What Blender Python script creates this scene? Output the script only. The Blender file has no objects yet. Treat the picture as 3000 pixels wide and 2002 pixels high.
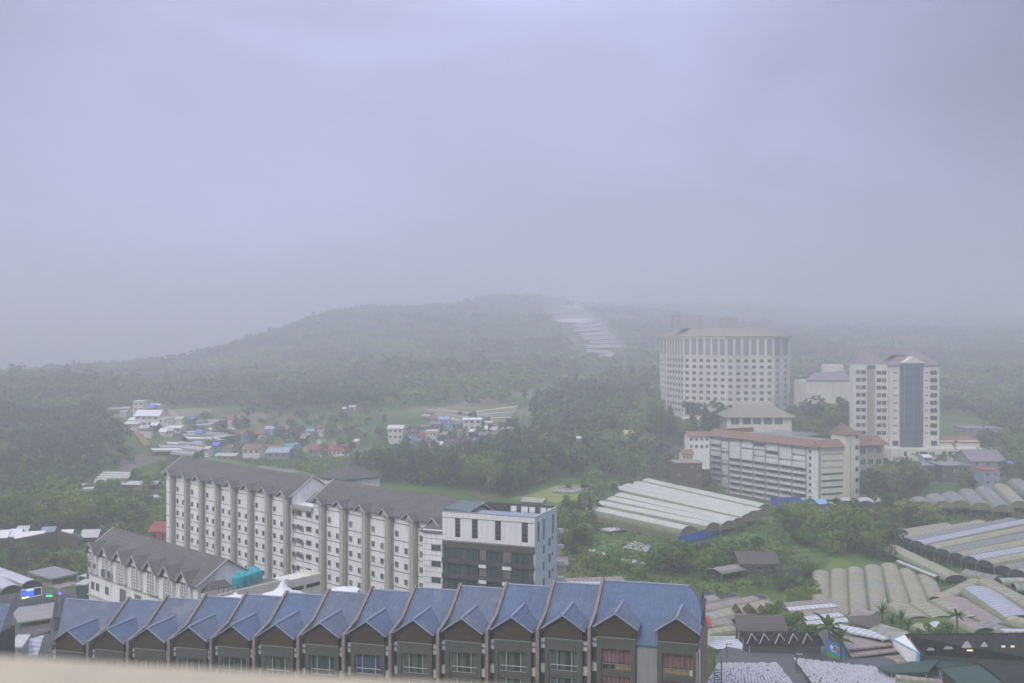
import bpy, math, random
import numpy as np
from mathutils import Vector
R = math.radians
rng = np.random.default_rng(7)
random.seed(7)
SC = bpy.context.scene
COL = SC.collection

# ------------------------------------------------------------------ camera
F = 3000.0; CX = 1500.0; CY = 1001.0          # the photo is 3000 px wide, 36 mm lens, level camera at the origin
cam = bpy.data.cameras.new('camera'); camo = bpy.data.objects.new('camera', cam); COL.objects.link(camo)
camo.location = (0, 0, 0); camo.rotation_euler = (R(90), 0, 0)
cam.lens = 36; cam.sensor_width = 36; cam.clip_start = 0.05; cam.clip_end = 20000
cam.dof.use_dof = True; cam.dof.focus_distance = 190; cam.dof.aperture_fstop = 6.0
SC.camera = camo

# ------------------------------------------------------------------ world: overcast, pale lavender cloud
SUN_EL, SUN_AZ = R(40), R(212)      # azimuth from +Y towards +X: behind the camera, a little to the left
W = bpy.data.worlds.new('World'); SC.world = W; W.use_nodes = True
nt = W.node_tree; nt.nodes.clear()
def nd(t, kind, **kw):
    n = t.nodes.new(kind)
    for k, v in kw.items():
        if k.startswith('i_'):
            key = k[2:]
            n.inputs[int(key) if key.isdigit() else key.replace('_', ' ')].default_value = v
        else: setattr(n, k, v)
    return n
sky = nd(nt, 'ShaderNodeTexSky', sky_type='NISHITA', sun_disc=False)
sky.sun_elevation = SUN_EL; sky.sun_rotation = SUN_AZ; sky.altitude = 1500; sky.air_density = 1.0; sky.dust_density = 2.0
tc = nd(nt, 'ShaderNodeTexCoord')
mp = nd(nt, 'ShaderNodeMapping'); mp.inputs['Scale'].default_value = (1.0, 1.0, 2.2)
nz = nd(nt, 'ShaderNodeTexNoise', i_Scale=2.6, i_Detail=5.0, i_Roughness=0.5)
nz.inputs['Distortion'].default_value = 0.4
rp = nd(nt, 'ShaderNodeValToRGB')
rp.color_ramp.elements[0].position = 0.33; rp.color_ramp.elements[0].color = (4.8, 4.9, 7.2, 1)
rp.color_ramp.elements[1].position = 0.66; rp.color_ramp.elements[1].color = (6.7, 7.0, 11.6, 1)
# bright lobe put into the sky straight ahead, dimming towards the frame edges
sep = nd(nt, 'ShaderNodeVectorMath', operation='DOT_PRODUCT')
sep.inputs[1].default_value = Vector((-0.12, 0.96, 0.22)).normalized()
mr = nd(nt, 'ShaderNodeMapRange', i_1=0.82, i_2=1.0, i_3=0.60, i_4=1.27)
mr.interpolation_type = 'SMOOTHSTEP'
mul = nd(nt, 'ShaderNodeVectorMath', operation='SCALE')
mix = nd(nt, 'ShaderNodeMixRGB', i_Fac=0.9)
bg = nd(nt, 'ShaderNodeBackground', i_Strength=0.10)
out = nd(nt, 'ShaderNodeOutputWorld')
L = nt.links.new
L(tc.outputs['Generated'], mp.inputs['Vector']); L(mp.outputs[0], nz.inputs['Vector'])
L(nz.outputs['Fac'], rp.inputs[0]); L(tc.outputs['Generated'], sep.inputs[0])
L(sep.outputs['Value'], mr.inputs['Value']); L(rp.outputs[0], mul.inputs[0]); L(mr.outputs[0], mul.inputs['Scale'])
# overcast skies are about three times brighter overhead than at the horizon
sx_ = nd(nt, 'ShaderNodeSeparateXYZ'); L(tc.outputs['Generated'], sx_.inputs[0])
cie = nd(nt, 'ShaderNodeMapRange', i_1=0.30, i_2=0.85, i_3=0.50, i_4=2.9); L(sx_.outputs['Z'], cie.inputs['Value'])
mul2 = nd(nt, 'ShaderNodeVectorMath', operation='SCALE'); L(mul.outputs[0], mul2.inputs[0]); L(cie.outputs[0], mul2.inputs['Scale'])
# and the thick cloud overhead is a more neutral grey than the lavender mist lower down
neu = nd(nt, 'ShaderNodeMixRGB', blend_type='MULTIPLY'); neu.inputs[2].default_value = (1.03, 1.02, .86, 1)
nf = nd(nt, 'ShaderNodeMapRange', i_1=0.25, i_2=0.6); L(sx_.outputs['Z'], nf.inputs['Value']); L(nf.outputs[0], neu.inputs[0]); L(mul2.outputs[0], neu.inputs[1])
L(sky.outputs[0], mix.inputs[1]); L(neu.outputs[0], mix.inputs[2]); L(mix.outputs[0], bg.inputs[0]); L(bg.outputs[0], out.inputs[0])

# ------------------------------------------------------------------ sun (behind cloud)
sl = bpy.data.lights.new('sun', 'SUN'); sl.energy = 1.5; sl.angle = R(25); sl.color = (1, 0.94, 0.80)
so = bpy.data.objects.new('sun', sl); COL.objects.link(so)
so.rotation_euler = (R(90) - SUN_EL, 0, math.pi - SUN_AZ)   # shines away from its azimuth
SC.view_settings.view_transform = 'Standard'; SC.view_settings.look = 'None'
SC.view_settings.exposure = 0.44; SC.view_settings.gamma = 1.0
SC.cycles.max_bounces = 6; SC.cycles.volume_bounces = 3; SC.cycles.transparent_max_bounces = 16
SC.cycles.diffuse_bounces = 2

# ------------------------------------------------------------------ helpers
def mat(name, col, rough=0.8, var=0.15, scale=0.6, streak=False, bump=0.0, bscale=6.0, spec=0.3, col2=None,
        stripe=None, metallic=0.0, trans=0.0, patch=None):
    """procedural material: base colour broken up by two noises; stripe=(axis,period m,depth,colour amount)"""
    m = bpy.data.materials.new(name); m.use_nodes = True
    t = m.node_tree; b = t.nodes['Principled BSDF']; K = t.links.new
    b.inputs['Roughness'].default_value = rough; b.inputs['Specular IOR Level'].default_value = spec
    b.inputs['Metallic'].default_value = metallic
    tc = nd(t, 'ShaderNodeNewGeometry'); mp = nd(t, 'ShaderNodeMapping')
    K(tc.outputs['Position'], mp.inputs[0])
    if streak: mp.inputs['Scale'].default_value = (1, 1, 0.12)
    n1 = nd(t, 'ShaderNodeTexNoise', i_Scale=scale, i_Detail=6.0, i_Roughness=0.65); K(mp.outputs[0], n1.inputs['Vector'])
    n2 = nd(t, 'ShaderNodeTexNoise', i_Scale=scale * 7.3, i_Detail=3.0); K(mp.outputs[0], n2.inputs['Vector'])
    ad = nd(t, 'ShaderNodeMath', operation='ADD'); K(n1.outputs['Fac'], ad.inputs[0]); K(n2.outputs['Fac'], ad.inputs[1])
    rr = nd(t, 'ShaderNodeMapRange', i_1=0.72, i_2=1.28, i_3=0.0, i_4=1.0); K(ad.outputs[0], rr.inputs['Value'])
    c1 = tuple(max(0, c * (1 - var)) for c in col); c2 = col2 or tuple(min(1, c * (1 + var * 0.8)) for c in col)
    mx = nd(t, 'ShaderNodeMixRGB'); mx.inputs[1].default_value = (*c1, 1); mx.inputs[2].default_value = (*c2, 1)
    K(rr.outputs[0], mx.inputs[0]); last = mx.outputs[0]
    if patch:
        n3 = nd(t, 'ShaderNodeTexNoise', i_Scale=patch[0], i_Detail=4.0); K(tc.outputs['Position'], n3.inputs['Vector'])
        r3 = nd(t, 'ShaderNodeMapRange', i_1=patch[2], i_2=patch[2] + 0.07); K(n3.outputs['Fac'], r3.inputs['Value'])
        m3 = nd(t, 'ShaderNodeMixRGB'); m3.inputs[2].default_value = (*patch[1], 1)
        K(r3.outputs[0], m3.inputs[0]); K(last, m3.inputs[1]); last = m3.outputs[0]
    hgt = None
    if stripe:
        ax, per, dep, amt = stripe
        uv = nd(t, 'ShaderNodeUVMap'); sx = nd(t, 'ShaderNodeSeparateXYZ'); K(uv.outputs[0], sx.inputs[0])
        mm = nd(t, 'ShaderNodeMath', operation='MULTIPLY', i_1=2 * math.pi / per); K(sx.outputs[ax], mm.inputs[0])
        sn = nd(t, 'ShaderNodeMath', operation='SINE'); K(mm.outputs[0], sn.inputs[0])
        s2 = nd(t, 'ShaderNodeMapRange', i_1=-1.0, i_2=1.0, i_3=1 - amt, i_4=1.0); K(sn.outputs[0], s2.inputs['Value'])
        sc_ = nd(t, 'ShaderNodeVectorMath', operation='SCALE'); K(last, sc_.inputs[0]); K(s2.outputs[0], sc_.inputs['Scale'])
        last = sc_.outputs[0]; hgt = sn.outputs[0]
    K(last, b.inputs['Base Color'])
    if bump or stripe:
        bp = nd(t, 'ShaderNodeBump', i_Strength=0.7)
        if stripe:
            bp.inputs['Distance'].default_value = stripe[2]; K(hgt, bp.inputs['Height'])
        else:
            bp.inputs['Distance'].default_value = bump
            n4 = nd(t, 'ShaderNodeTexNoise', i_Scale=bscale, i_Detail=5.0); K(tc.outputs['Position'], n4.inputs['Vector'])
            K(n4.outputs['Fac'], bp.inputs['Height'])
        K(bp.outputs[0], b.inputs['Normal'])
    if trans:
        tl = nd(t, 'ShaderNodeBsdfTranslucent'); K(last, tl.inputs[0]); ms = nd(t, 'ShaderNodeMixShader', i_0=trans)
        K(b.outputs[0], ms.inputs[1]); K(tl.outputs[0], ms.inputs[2]); K(ms.outputs[0], t.nodes['Material Output'].inputs[0])
    return m

def emit(name, col, s):
    m = bpy.data.materials.new(name); m.use_nodes = True; b = m.node_tree.nodes['Principled BSDF']
    b.inputs['Base Color'].default_value = (*col, 1); b.inputs['Emission Color'].default_value = (*col, 1)
    b.inputs['Emission Strength'].default_value = s
    return m

ROOT = {}
class Fr:
    """facade frame: s runs right along the wall, d out of it towards its front, z up"""
    def __init__(s, x, y, ux, uy):
        l = math.hypot(ux, uy); s.x, s.y, s.ux, s.uy = x, y, ux / l, uy / l
        s.ang = math.atan2(s.uy, s.ux)
    def p(s, a, d, z): return (s.x + s.ux * a + s.uy * d, s.y + s.uy * a - s.ux * d, z)
    def turn(s, a, d=0):      # frame of the side wall that starts at (a, d) and runs back from the front
        q = s.p(a, d, 0); return Fr(q[0], q[1], -s.uy, s.ux)

class MB:
    def __init__(s): s.v = []; s.f = []; s.m = []; s.uv = []
    def poly(s, pts, m=0):
        b = len(s.v); s.v += [tuple(p) for p in pts]; s.f.append(tuple(range(b, b + len(pts)))); s.m.append(m)
        a = Vector(pts[0]); e = (Vector(pts[1]) - a)
        if e.length < 1e-6: e = Vector((1, 0, 0))
        e.normalize(); nrm = Vector((0, 0, 0))
        for i in range(1, len(pts) - 1): nrm += (Vector(pts[i]) - a).cross(Vector(pts[i + 1]) - a)
        if nrm.length < 1e-9: nrm = Vector((0, 0, 1))
        g = nrm.normalized().cross(e)
        s.uv += [((Vector(p) - a).dot(e), (Vector(p) - a).dot(g)) for p in pts]
        return s
    def hexa(s, b4, t4, m=0):
        s.poly(b4[::-1], m); s.poly(t4, m)
        for i in range(4):
            j = (i + 1) % 4; s.poly([b4[i], b4[j], t4[j], t4[i]], m)
        return s
    def box(s, fr, s0, s1, d0, d1, z0, z1, m=0):
        f = fr.p
        return s.hexa([f(s0, d1, z0), f(s1, d1, z0), f(s1, d0, z0), f(s0, d0, z0)],
                      [f(s0, d1, z1), f(s1, d1, z1), f(s1, d0, z1), f(s0, d0, z1)], m)
    def slab(s, pts, th, m=0):           # a roof plane with thickness straight down
        lo = [(p[0], p[1], p[2] - th) for p in pts]
        s.poly(pts, m); s.poly(lo[::-1], m); n = len(pts)
        for i in range(n):
            j = (i + 1) % n; s.poly([lo[i], lo[j], pts[j], pts[i]], m)
        return s
    def prism(s, fr, prof, s0, s1, m=0):  # profile [(d,z)...] counter-clockwise, extruded along s
        A = [fr.p(s0, d, z) for d, z in prof]; B = [fr.p(s1, d, z) for d, z in prof]
        s.poly(A[::-1], m); s.poly(B, m); n = len(A)
        for i in range(n):
            j = (i + 1) % n; s.poly([A[i], A[j], B[j], B[i]], m)
        return s
    def prismd(s, fr, prof, d0, d1, m=0):  # profile [(s,z)...] extruded along d
        A = [fr.p(a, d0, z) for a, z in prof]; B = [fr.p(a, d1, z) for a, z in prof]
        s.poly(A, m); s.poly(B[::-1], m); n = len(A)
        for i in range(n):
            j = (i + 1) % n; s.poly([A[j], A[i], B[i], B[j]], m)
        return s
    def tube(s, p, q, r, n=6, m=0, r2=None):
        p, q = Vector(p), Vector(q); d = (q - p).normalized(); r2 = r if r2 is None else r2
        a = d.cross(Vector((0, 0, 1)) if abs(d.z) < 0.9 else Vector((1, 0, 0))).normalized(); b = d.cross(a)
        P = [p + (a * math.cos(2 * math.pi * i / n) + b * math.sin(2 * math.pi * i / n)) * r for i in range(n)]
        Q = [q + (a * math.cos(2 * math.pi * i / n) + b * math.sin(2 * math.pi * i / n)) * r2 for i in range(n)]
        s.poly(P, m); s.poly(Q[::-1], m)
        for i in range(n): s.poly([P[(i + 1) % n], P[i], Q[i], Q[(i + 1) % n]], m)
        return s
    def path(s, pts, r, n=5, m=0):
        for a, b in zip(pts[:-1], pts[1:]): s.tube(a, b, r, n, m)
        return s
    def build(s, name, mats, parent=None, smooth=False, org=None, label=None):
        o0 = org if org is not None else (ROOT[parent.name] if parent is not None else (0, 0, 0))
        me = bpy.data.meshes.new(name)
        me.from_pydata([(v[0] - o0[0], v[1] - o0[1], v[2] - o0[2]) for v in s.v], [], s.f)
        if not isinstance(mats, (list, tuple)): mats = [mats]
        for m in mats: me.materials.append(m)
        me.polygons.foreach_set('material_index', s.m)
        uvl = me.uv_layers.new(name='UVMap'); uvl.data.foreach_set('uv', [c for u in s.uv for c in u])
        if smooth: me.polygons.foreach_set('use_smooth', [True] * len(s.f))
        me.update()
        o = bpy.data.objects.new(name, me); COL.objects.link(o)
        if parent is not None: o.parent = parent; ROOT[o.name] = o0
        else: o.location = o0; ROOT[o.name] = o0
        if label: o['label'] = label
        return o

def thing(name, label, cat, loc, group=None):
    o = bpy.data.objects.new(name, None); COL.objects.link(o); o.location = loc; o.empty_display_size = 1
    o['label'] = label; o['category'] = cat
    if group: o['group'] = group
    ROOT[o.name] = tuple(loc); return o
def tag(o, label, cat, group=None, kind=None):
    if label: o['label'] = label
    if cat: o['category'] = cat
    if group: o['group'] = group
    if kind: o['kind'] = kind
    return o
def put(mesh, name, parent, wloc, rz=0.0, scale=None):
    o = bpy.data.objects.new(name, mesh); COL.objects.link(o)
    if parent is not None:
        r = ROOT[parent.name]; o.parent = parent; o.location = (wloc[0] - r[0], wloc[1] - r[1], wloc[2] - r[2]); ROOT[o.name] = r
    else: o.location = wloc; ROOT[o.name] = tuple(wloc)
    o.rotation_euler = (0, 0, rz)
    if scale: o.scale = scale
    return o

def PY(px, py, Y): return ((px - CX) / F * Y, Y, -(py - CY) / F * Y)       # pixel at a known distance
def PZ(px, py, z): return PY(px, py, -z * F / (py - CY))                    # pixel on a known level
def cr(ox, oy, sc): return lambda x, y: (ox + x / sc, oy + y / sc)

# ------------------------------------------------------------------ terrain
cp = []
def far(Y): return Y if Y < 560 else 560 + (Y - 560) * 1.6
def c_(px, py, Y): cp.append(PY(px, py, far(Y)))
for p in [(-60, 8, -60), (60, 8, -58), (0, 60, -57), (-60, 80, -58), (80, 80, -55), (-78, 150, -57), (25, 124, -49), (-25, 140, -53),
          (-60, 235, -62), (-10, 192, -61), (-98, 262, -58), (-75, 200, -56.5), (-25, 168, -58), (-70, 175, -57),
          (250, 200, -45), (420, 400, -38), (560, 800, 5), (-250, 200, -58), (-420, 400, -48), (-760, 800, -30), (900, 1500, 20), (1100, 2300, 60),
          (0, 2300, 0), (-330, 1150, -50), (-230, 1350, -40), (-80, 1750, -10), (-500, 1700, -48), (-1300, 1900, -60), (1300, 1900, 30), (0, 2600, -20), (-200, 40, -60), (200, 60, -50),
          (40, 185, -55), (15, 200, -57), (60, 370, -57), (125, 400, -60), (85, 412, -61.5), (98, 388, -61.5), (110, 366, -61), (72, 392, -60), (95, 345, -59), (135, 380, -60),
          (118, 262, -54), (150, 290, -53)]: k_ = far(max(p[1], 1)) / max(p[1], 1); cp.append((p[0] * k_, p[1] * k_, p[2] * k_))
for a in [(2200, 1990, 151), (2700, 1990, 151), (3050, 1990, 150), (2300, 1850, 178), (2900, 1850, 180), (2400, 1740, 222), (2650, 1640, 253),
          (2400, 1600, 262), (2300, 1560, 280), (2050, 1595, 273), (1900, 1600, 268), (1750, 1540, 296), (1800, 1700, 240), (2000, 1680, 247), (2150, 1750, 220),
          (2230, 1680, 243), (2100, 1800, 202), (1500, 1450, 334), (1650, 1430, 336), (1300, 1420, 370), (1700, 1350, 404), (1900, 1300, 431),
          (2000, 1225, 540), (2200, 1225, 540), (2350, 1230, 540), (2380, 1185, 500), (2460, 1185, 500), (2420, 1250, 470), (2600, 1340, 440), (2850, 1340, 440), (2700, 1450, 368), (2900, 1420, 392), (2750, 1535, 298),
          (2950, 1510, 306), (2700, 1665, 241), (3000, 1620, 260), (2600, 1560, 280), (2900, 1300, 480), (3000, 1200, 620), (2900, 1100, 800), (2700, 1020, 1050),
          (2900, 955, 2200), (2300, 1150, 650), (2400, 1060, 850), (2300, 975, 1450), (2000, 1110, 750), (1900, 1010, 950), (1900, 950, 1500),
          (2100, 920, 2300), (1700, 908, 1900), (2500, 930, 2400), (1500, 1290, 470), (1300, 1290, 490), (1350, 1215, 530), (1500, 1160, 600), (1300, 1100, 690), (1400, 1010, 900),
          (1500, 930, 1100), (1500, 886, 1450), (1350, 908, 1350), (1200, 934, 1250), (1000, 942, 1180), (900, 950, 1100), (800, 982, 1000), (745, 1022, 930), (700, 1074, 880), (660, 1098, 790),
          (1000, 1100, 720), (800, 1150, 650), (700, 1200, 580), (900, 1330, 475), (1000, 1290, 492), (700, 1325, 475), (560, 1330, 455),
          (450, 1270, 490), (600, 1240, 540), (100, 1600, 282), (50, 1650, 263), (250, 1540, 300), (400, 1500, 320), (100, 1400, 400),
          (300, 1400, 395), (100, 1250, 520), (300, 1250, 520), (100, 1138, 700), (400, 1130, 760), (100, 1108, 950), (400, 1106, 1050),
          (200, 1090, 2400), (60, 1850, 205), (60, 1960, 183), (160, 1750, 230), (1700, 1250, 500), (1800, 1180, 590), (1750, 1110, 700), (1600, 1040, 850),
          (1650, 960, 1020), (1750, 925, 1250), (250, 1640, 262), (2100, 1900, 163), (1150, 1380, 400), (1400, 1350, 410)]: c_(*a)
CP = np.array(cp, float)
def q_(x, y):
    yy = np.maximum(y, 0) + 60.0
    return np.stack([np.clip(x / yy, -1.3, 1.3) * 1.3, np.log(yy)], -1)
Q = q_(CP[:, 0], CP[:, 1]); n_ = len(CP)
D_ = np.sqrt(((Q[:, None] - Q[None]) ** 2).sum(-1) + 1e-4)
A_ = np.zeros((n_ + 3, n_ + 3)); A_[:n_, :n_] = D_ + np.eye(n_) * -0.004; A_[:n_, n_:n_ + 2] = Q; A_[:n_, n_ + 2] = 1; A_[n_:n_ + 2, :n_] = Q.T; A_[n_ + 2, :n_] = 1
SOL = np.linalg.solve(A_, np.concatenate([CP[:, 2], [0, 0, 0]]))
_g = rng.random((64, 64))
def vnoise(x, y, s):
    x = x / s + 100.3; y = y / s + 77.7; i = np.floor(x).astype(int); j = np.floor(y).astype(int); u = x - i; v = y - j
    u = u * u * (3 - 2 * u); v = v * v * (3 - 2 * v); g = lambda a, b: _g[a % 64, b % 64]
    return (g(i, j) * (1 - u) + g(i + 1, j) * u) * (1 - v) + (g(i, j + 1) * (1 - u) + g(i + 1, j + 1) * u) * v - 0.5
def HT(x, y):
    x = np.atleast_1d(np.asarray(x, float)); y = np.atleast_1d(np.asarray(y, float))
    o = np.empty(len(x))
    for k in range(0, len(x), 20000):
        q = q_(x[k:k + 20000], y[k:k + 20000]); d = np.sqrt(((q[:, None] - Q[None]) ** 2).sum(-1) + 1e-4)
        o[k:k + 20000] = d @ SOL[:n_] + q @ SOL[n_:n_ + 2] + SOL[n_ + 2]
    am = np.clip((y - 380) / 500, 0, 1)
    o += am * (vnoise(x, y, 170) * 10 + vnoise(x, y, 60) * 7) + vnoise(x, y, 22) * 1.2 * np.clip(y / 300, 0, 1)
    return o
def H(x, y): return float(HT([x], [y])[0])
_Y = np.exp(np.linspace(np.log(140), np.log(3600), 1600))
def hit(px, py, y0=140):
    t = (px - CX) / F; k = -(py - CY) / F
    ys = _Y[_Y >= y0]; h = HT(t * ys, ys); b = np.nonzero(k * ys <= h)[0]
    Y = ys[b[0]] if len(b) else ys[-1]
    return (t * Y, float(Y), H(t * Y, Y))

xs = np.concatenate([-np.geomspace(4200, 620, 24), np.linspace(-600, 600, 401), np.geomspace(620, 4200, 24)])
ys = np.concatenate([np.linspace(-300, 100, 14), np.arange(105, 460, 2.5), np.arange(460, 1000, 5), np.geomspace(1000, 6500, 90)])
GXS, GYS = xs, ys; GX, GY = np.meshgrid(xs, ys); GZ = HT(GX.ravel(), GY.ravel())
def HG(x, y):            # height of the built ground mesh itself
    x = np.atleast_1d(np.asarray(x, float)); y = np.atleast_1d(np.asarray(y, float)); Zg = GZ.reshape(GX.shape); xs, ys = GXS, GYS
    i = np.clip(np.searchsorted(xs, x) - 1, 0, len(xs) - 2); j = np.clip(np.searchsorted(ys, y) - 1, 0, len(ys) - 2)
    u = np.clip((x - xs[i]) / (xs[i + 1] - xs[i]), 0, 1); v = np.clip((y - ys[j]) / (ys[j + 1] - ys[j]), 0, 1)
    return (Zg[j, i] * (1 - u) + Zg[j, i + 1] * u) * (1 - v) + (Zg[j + 1, i] * (1 - u) + Zg[j + 1, i + 1] * u) * v
def HT(x, y): return HG(x, y)
def np_mesh(name, V, Fq, mats, smooth=False, mi=None):
    me = bpy.data.meshes.new(name); k = Fq.shape[1]
    me.vertices.add(len(V)); me.vertices.foreach_set('co', V.astype(np.float32).ravel())
    me.loops.add(Fq.size); me.loops.foreach_set('vertex_index', Fq.astype(np.int32).ravel())
    me.polygons.add(len(Fq)); me.polygons.foreach_set('loop_start', np.arange(0, Fq.size, k, dtype=np.int32))
    try: me.polygons.foreach_set('loop_total', np.full(len(Fq), k, dtype=np.int32))
    except Exception: pass
    for m in (mats if isinstance(mats, (list, tuple)) else [mats]): me.materials.append(m)
    if mi is not None: me.polygons.foreach_set('material_index', mi.astype(np.int32))
    if smooth: me.polygons.foreach_set('use_smooth', np.ones(len(Fq), bool))
    me.update(calc_edges=True); me.validate(); return me
def ground_mat():
    m = bpy.data.materials.new('ground_grass_and_soil'); m.use_nodes = True; t = m.node_tree; K = t.links.new; b = t.nodes['Principled BSDF']
    b.inputs['Roughness'].default_value = 1; b.inputs['Specular IOR Level'].default_value = 0.1
    g = nd(t, 'ShaderNodeNewGeometry')
    def noise(s, d=5.0):
        n = nd(t, 'ShaderNodeTexNoise', i_Scale=s, i_Detail=d, i_Roughness=0.6); K(g.outputs['Position'], n.inputs['Vector']); return n.outputs['Fac']
    def ramp(f, st):
        r = nd(t, 'ShaderNodeValToRGB'); e = r.color_ramp.elements
        while len(e) < len(st): e.new(0.5)
        for k, (p, c) in enumerate(st): e[k].position = p; e[k].color = (*c, 1)
        K(f, r.inputs[0]); return r.outputs[0]
    c1 = ramp(noise(0.022), [(0.36, (0.035, 0.060, 0.018)), (0.46, (0.065, 0.13, 0.018)), (0.56, (0.12, 0.205, 0.030)), (0.66, (0.13, 0.15, 0.06))])
    c2 = ramp(noise(0.45), [(0.3, (0.025, 0.05, 0.015)), (0.5, (0.07, 0.11, 0.03)), (0.7, (0.12, 0.15, 0.05))])
    mx = nd(t, 'ShaderNodeMixRGB', i_Fac=0.45); K(c1, mx.inputs[1]); K(c2, mx.inputs[2])
    vo = nd(t, 'ShaderNodeTexVoronoi', i_Scale=0.045); vo.inputs['Randomness'].default_value = 0.8
    mpv = nd(t, 'ShaderNodeMapping'); mpv.inputs['Scale'].default_value = (1, 0.55, 0.3); K(g.outputs['Position'], mpv.inputs[0]); K(mpv.outputs[0], vo.inputs['Vector'])
    sv = nd(t, 'ShaderNodeSeparateXYZ'); K(vo.outputs['Color'], sv.inputs[0])
    c3 = ramp(sv.outputs[0], [(0.0, (0.06, 0.13, 0.03)), (0.3, (0.11, 0.20, 0.045)), (0.5, (0.17, 0.24, 0.06)), (0.68, (0.07, 0.12, 0.035)), (0.8, (0.24, 0.19, 0.11)), (0.92, (0.30, 0.31, 0.24))])
    wv = nd(t, 'ShaderNodeTexWave', i_Scale=0.35, i_Distortion=2.0); K(g.outputs['Position'], wv.inputs['Vector']); wr = nd(t, 'ShaderNodeMapRange', i_3=0.72, i_4=1.1); K(wv.outputs['Fac'], wr.inputs['Value'])
    sc3 = nd(t, 'ShaderNodeVectorMath', operation='SCALE'); K(c3, sc3.inputs[0]); K(wr.outputs[0], sc3.inputs['Scale'])
    pf = nd(t, 'ShaderNodeMapRange', i_1=0.47, i_2=0.53, i_3=0.0, i_4=0.75); K(noise(0.012, 2.0), pf.inputs['Value'])
    mp_ = nd(t, 'ShaderNodeMixRGB'); K(pf.outputs[0], mp_.inputs[0]); K(mx.outputs[0], mp_.inputs[1]); K(sc3.outputs[0], mp_.inputs[2]); mx = mp_
    soil = nd(t, 'ShaderNodeMapRange', i_1=0.60, i_2=0.68); K(noise(0.055, 6.0), soil.inputs['Value'])
    m2 = nd(t, 'ShaderNodeMixRGB'); m2.inputs[2].default_value = (0.20, 0.15, 0.09, 1); K(soil.outputs[0], m2.inputs[0]); K(mx.outputs[0], m2.inputs[1])
    K(m2.outputs[0], b.inputs['Base Color'])
    bp = nd(t, 'ShaderNodeBump', i_Strength=0.8, i_Distance=0.6); K(noise(0.9), bp.inputs['Height']); K(bp.outputs[0], b.inputs['Normal'])
    return m
M = {}
M['ground'] = ground_mat()
ny, nx = GX.shape; ii = (np.arange(ny - 1)[:, None] * nx + np.arange(nx - 1)[None]).ravel()
me = np_mesh('ground', np.stack([GX.ravel(), GY.ravel(), GZ], -1), np.stack([ii, ii + 1, ii + nx + 1, ii + nx], -1), M['ground'], True)
gr = bpy.data.objects.new('ground', me); COL.objects.link(gr); gr['kind'] = 'structure'; gr['label'] = 'green valley floor and hillsides under the mist'

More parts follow.
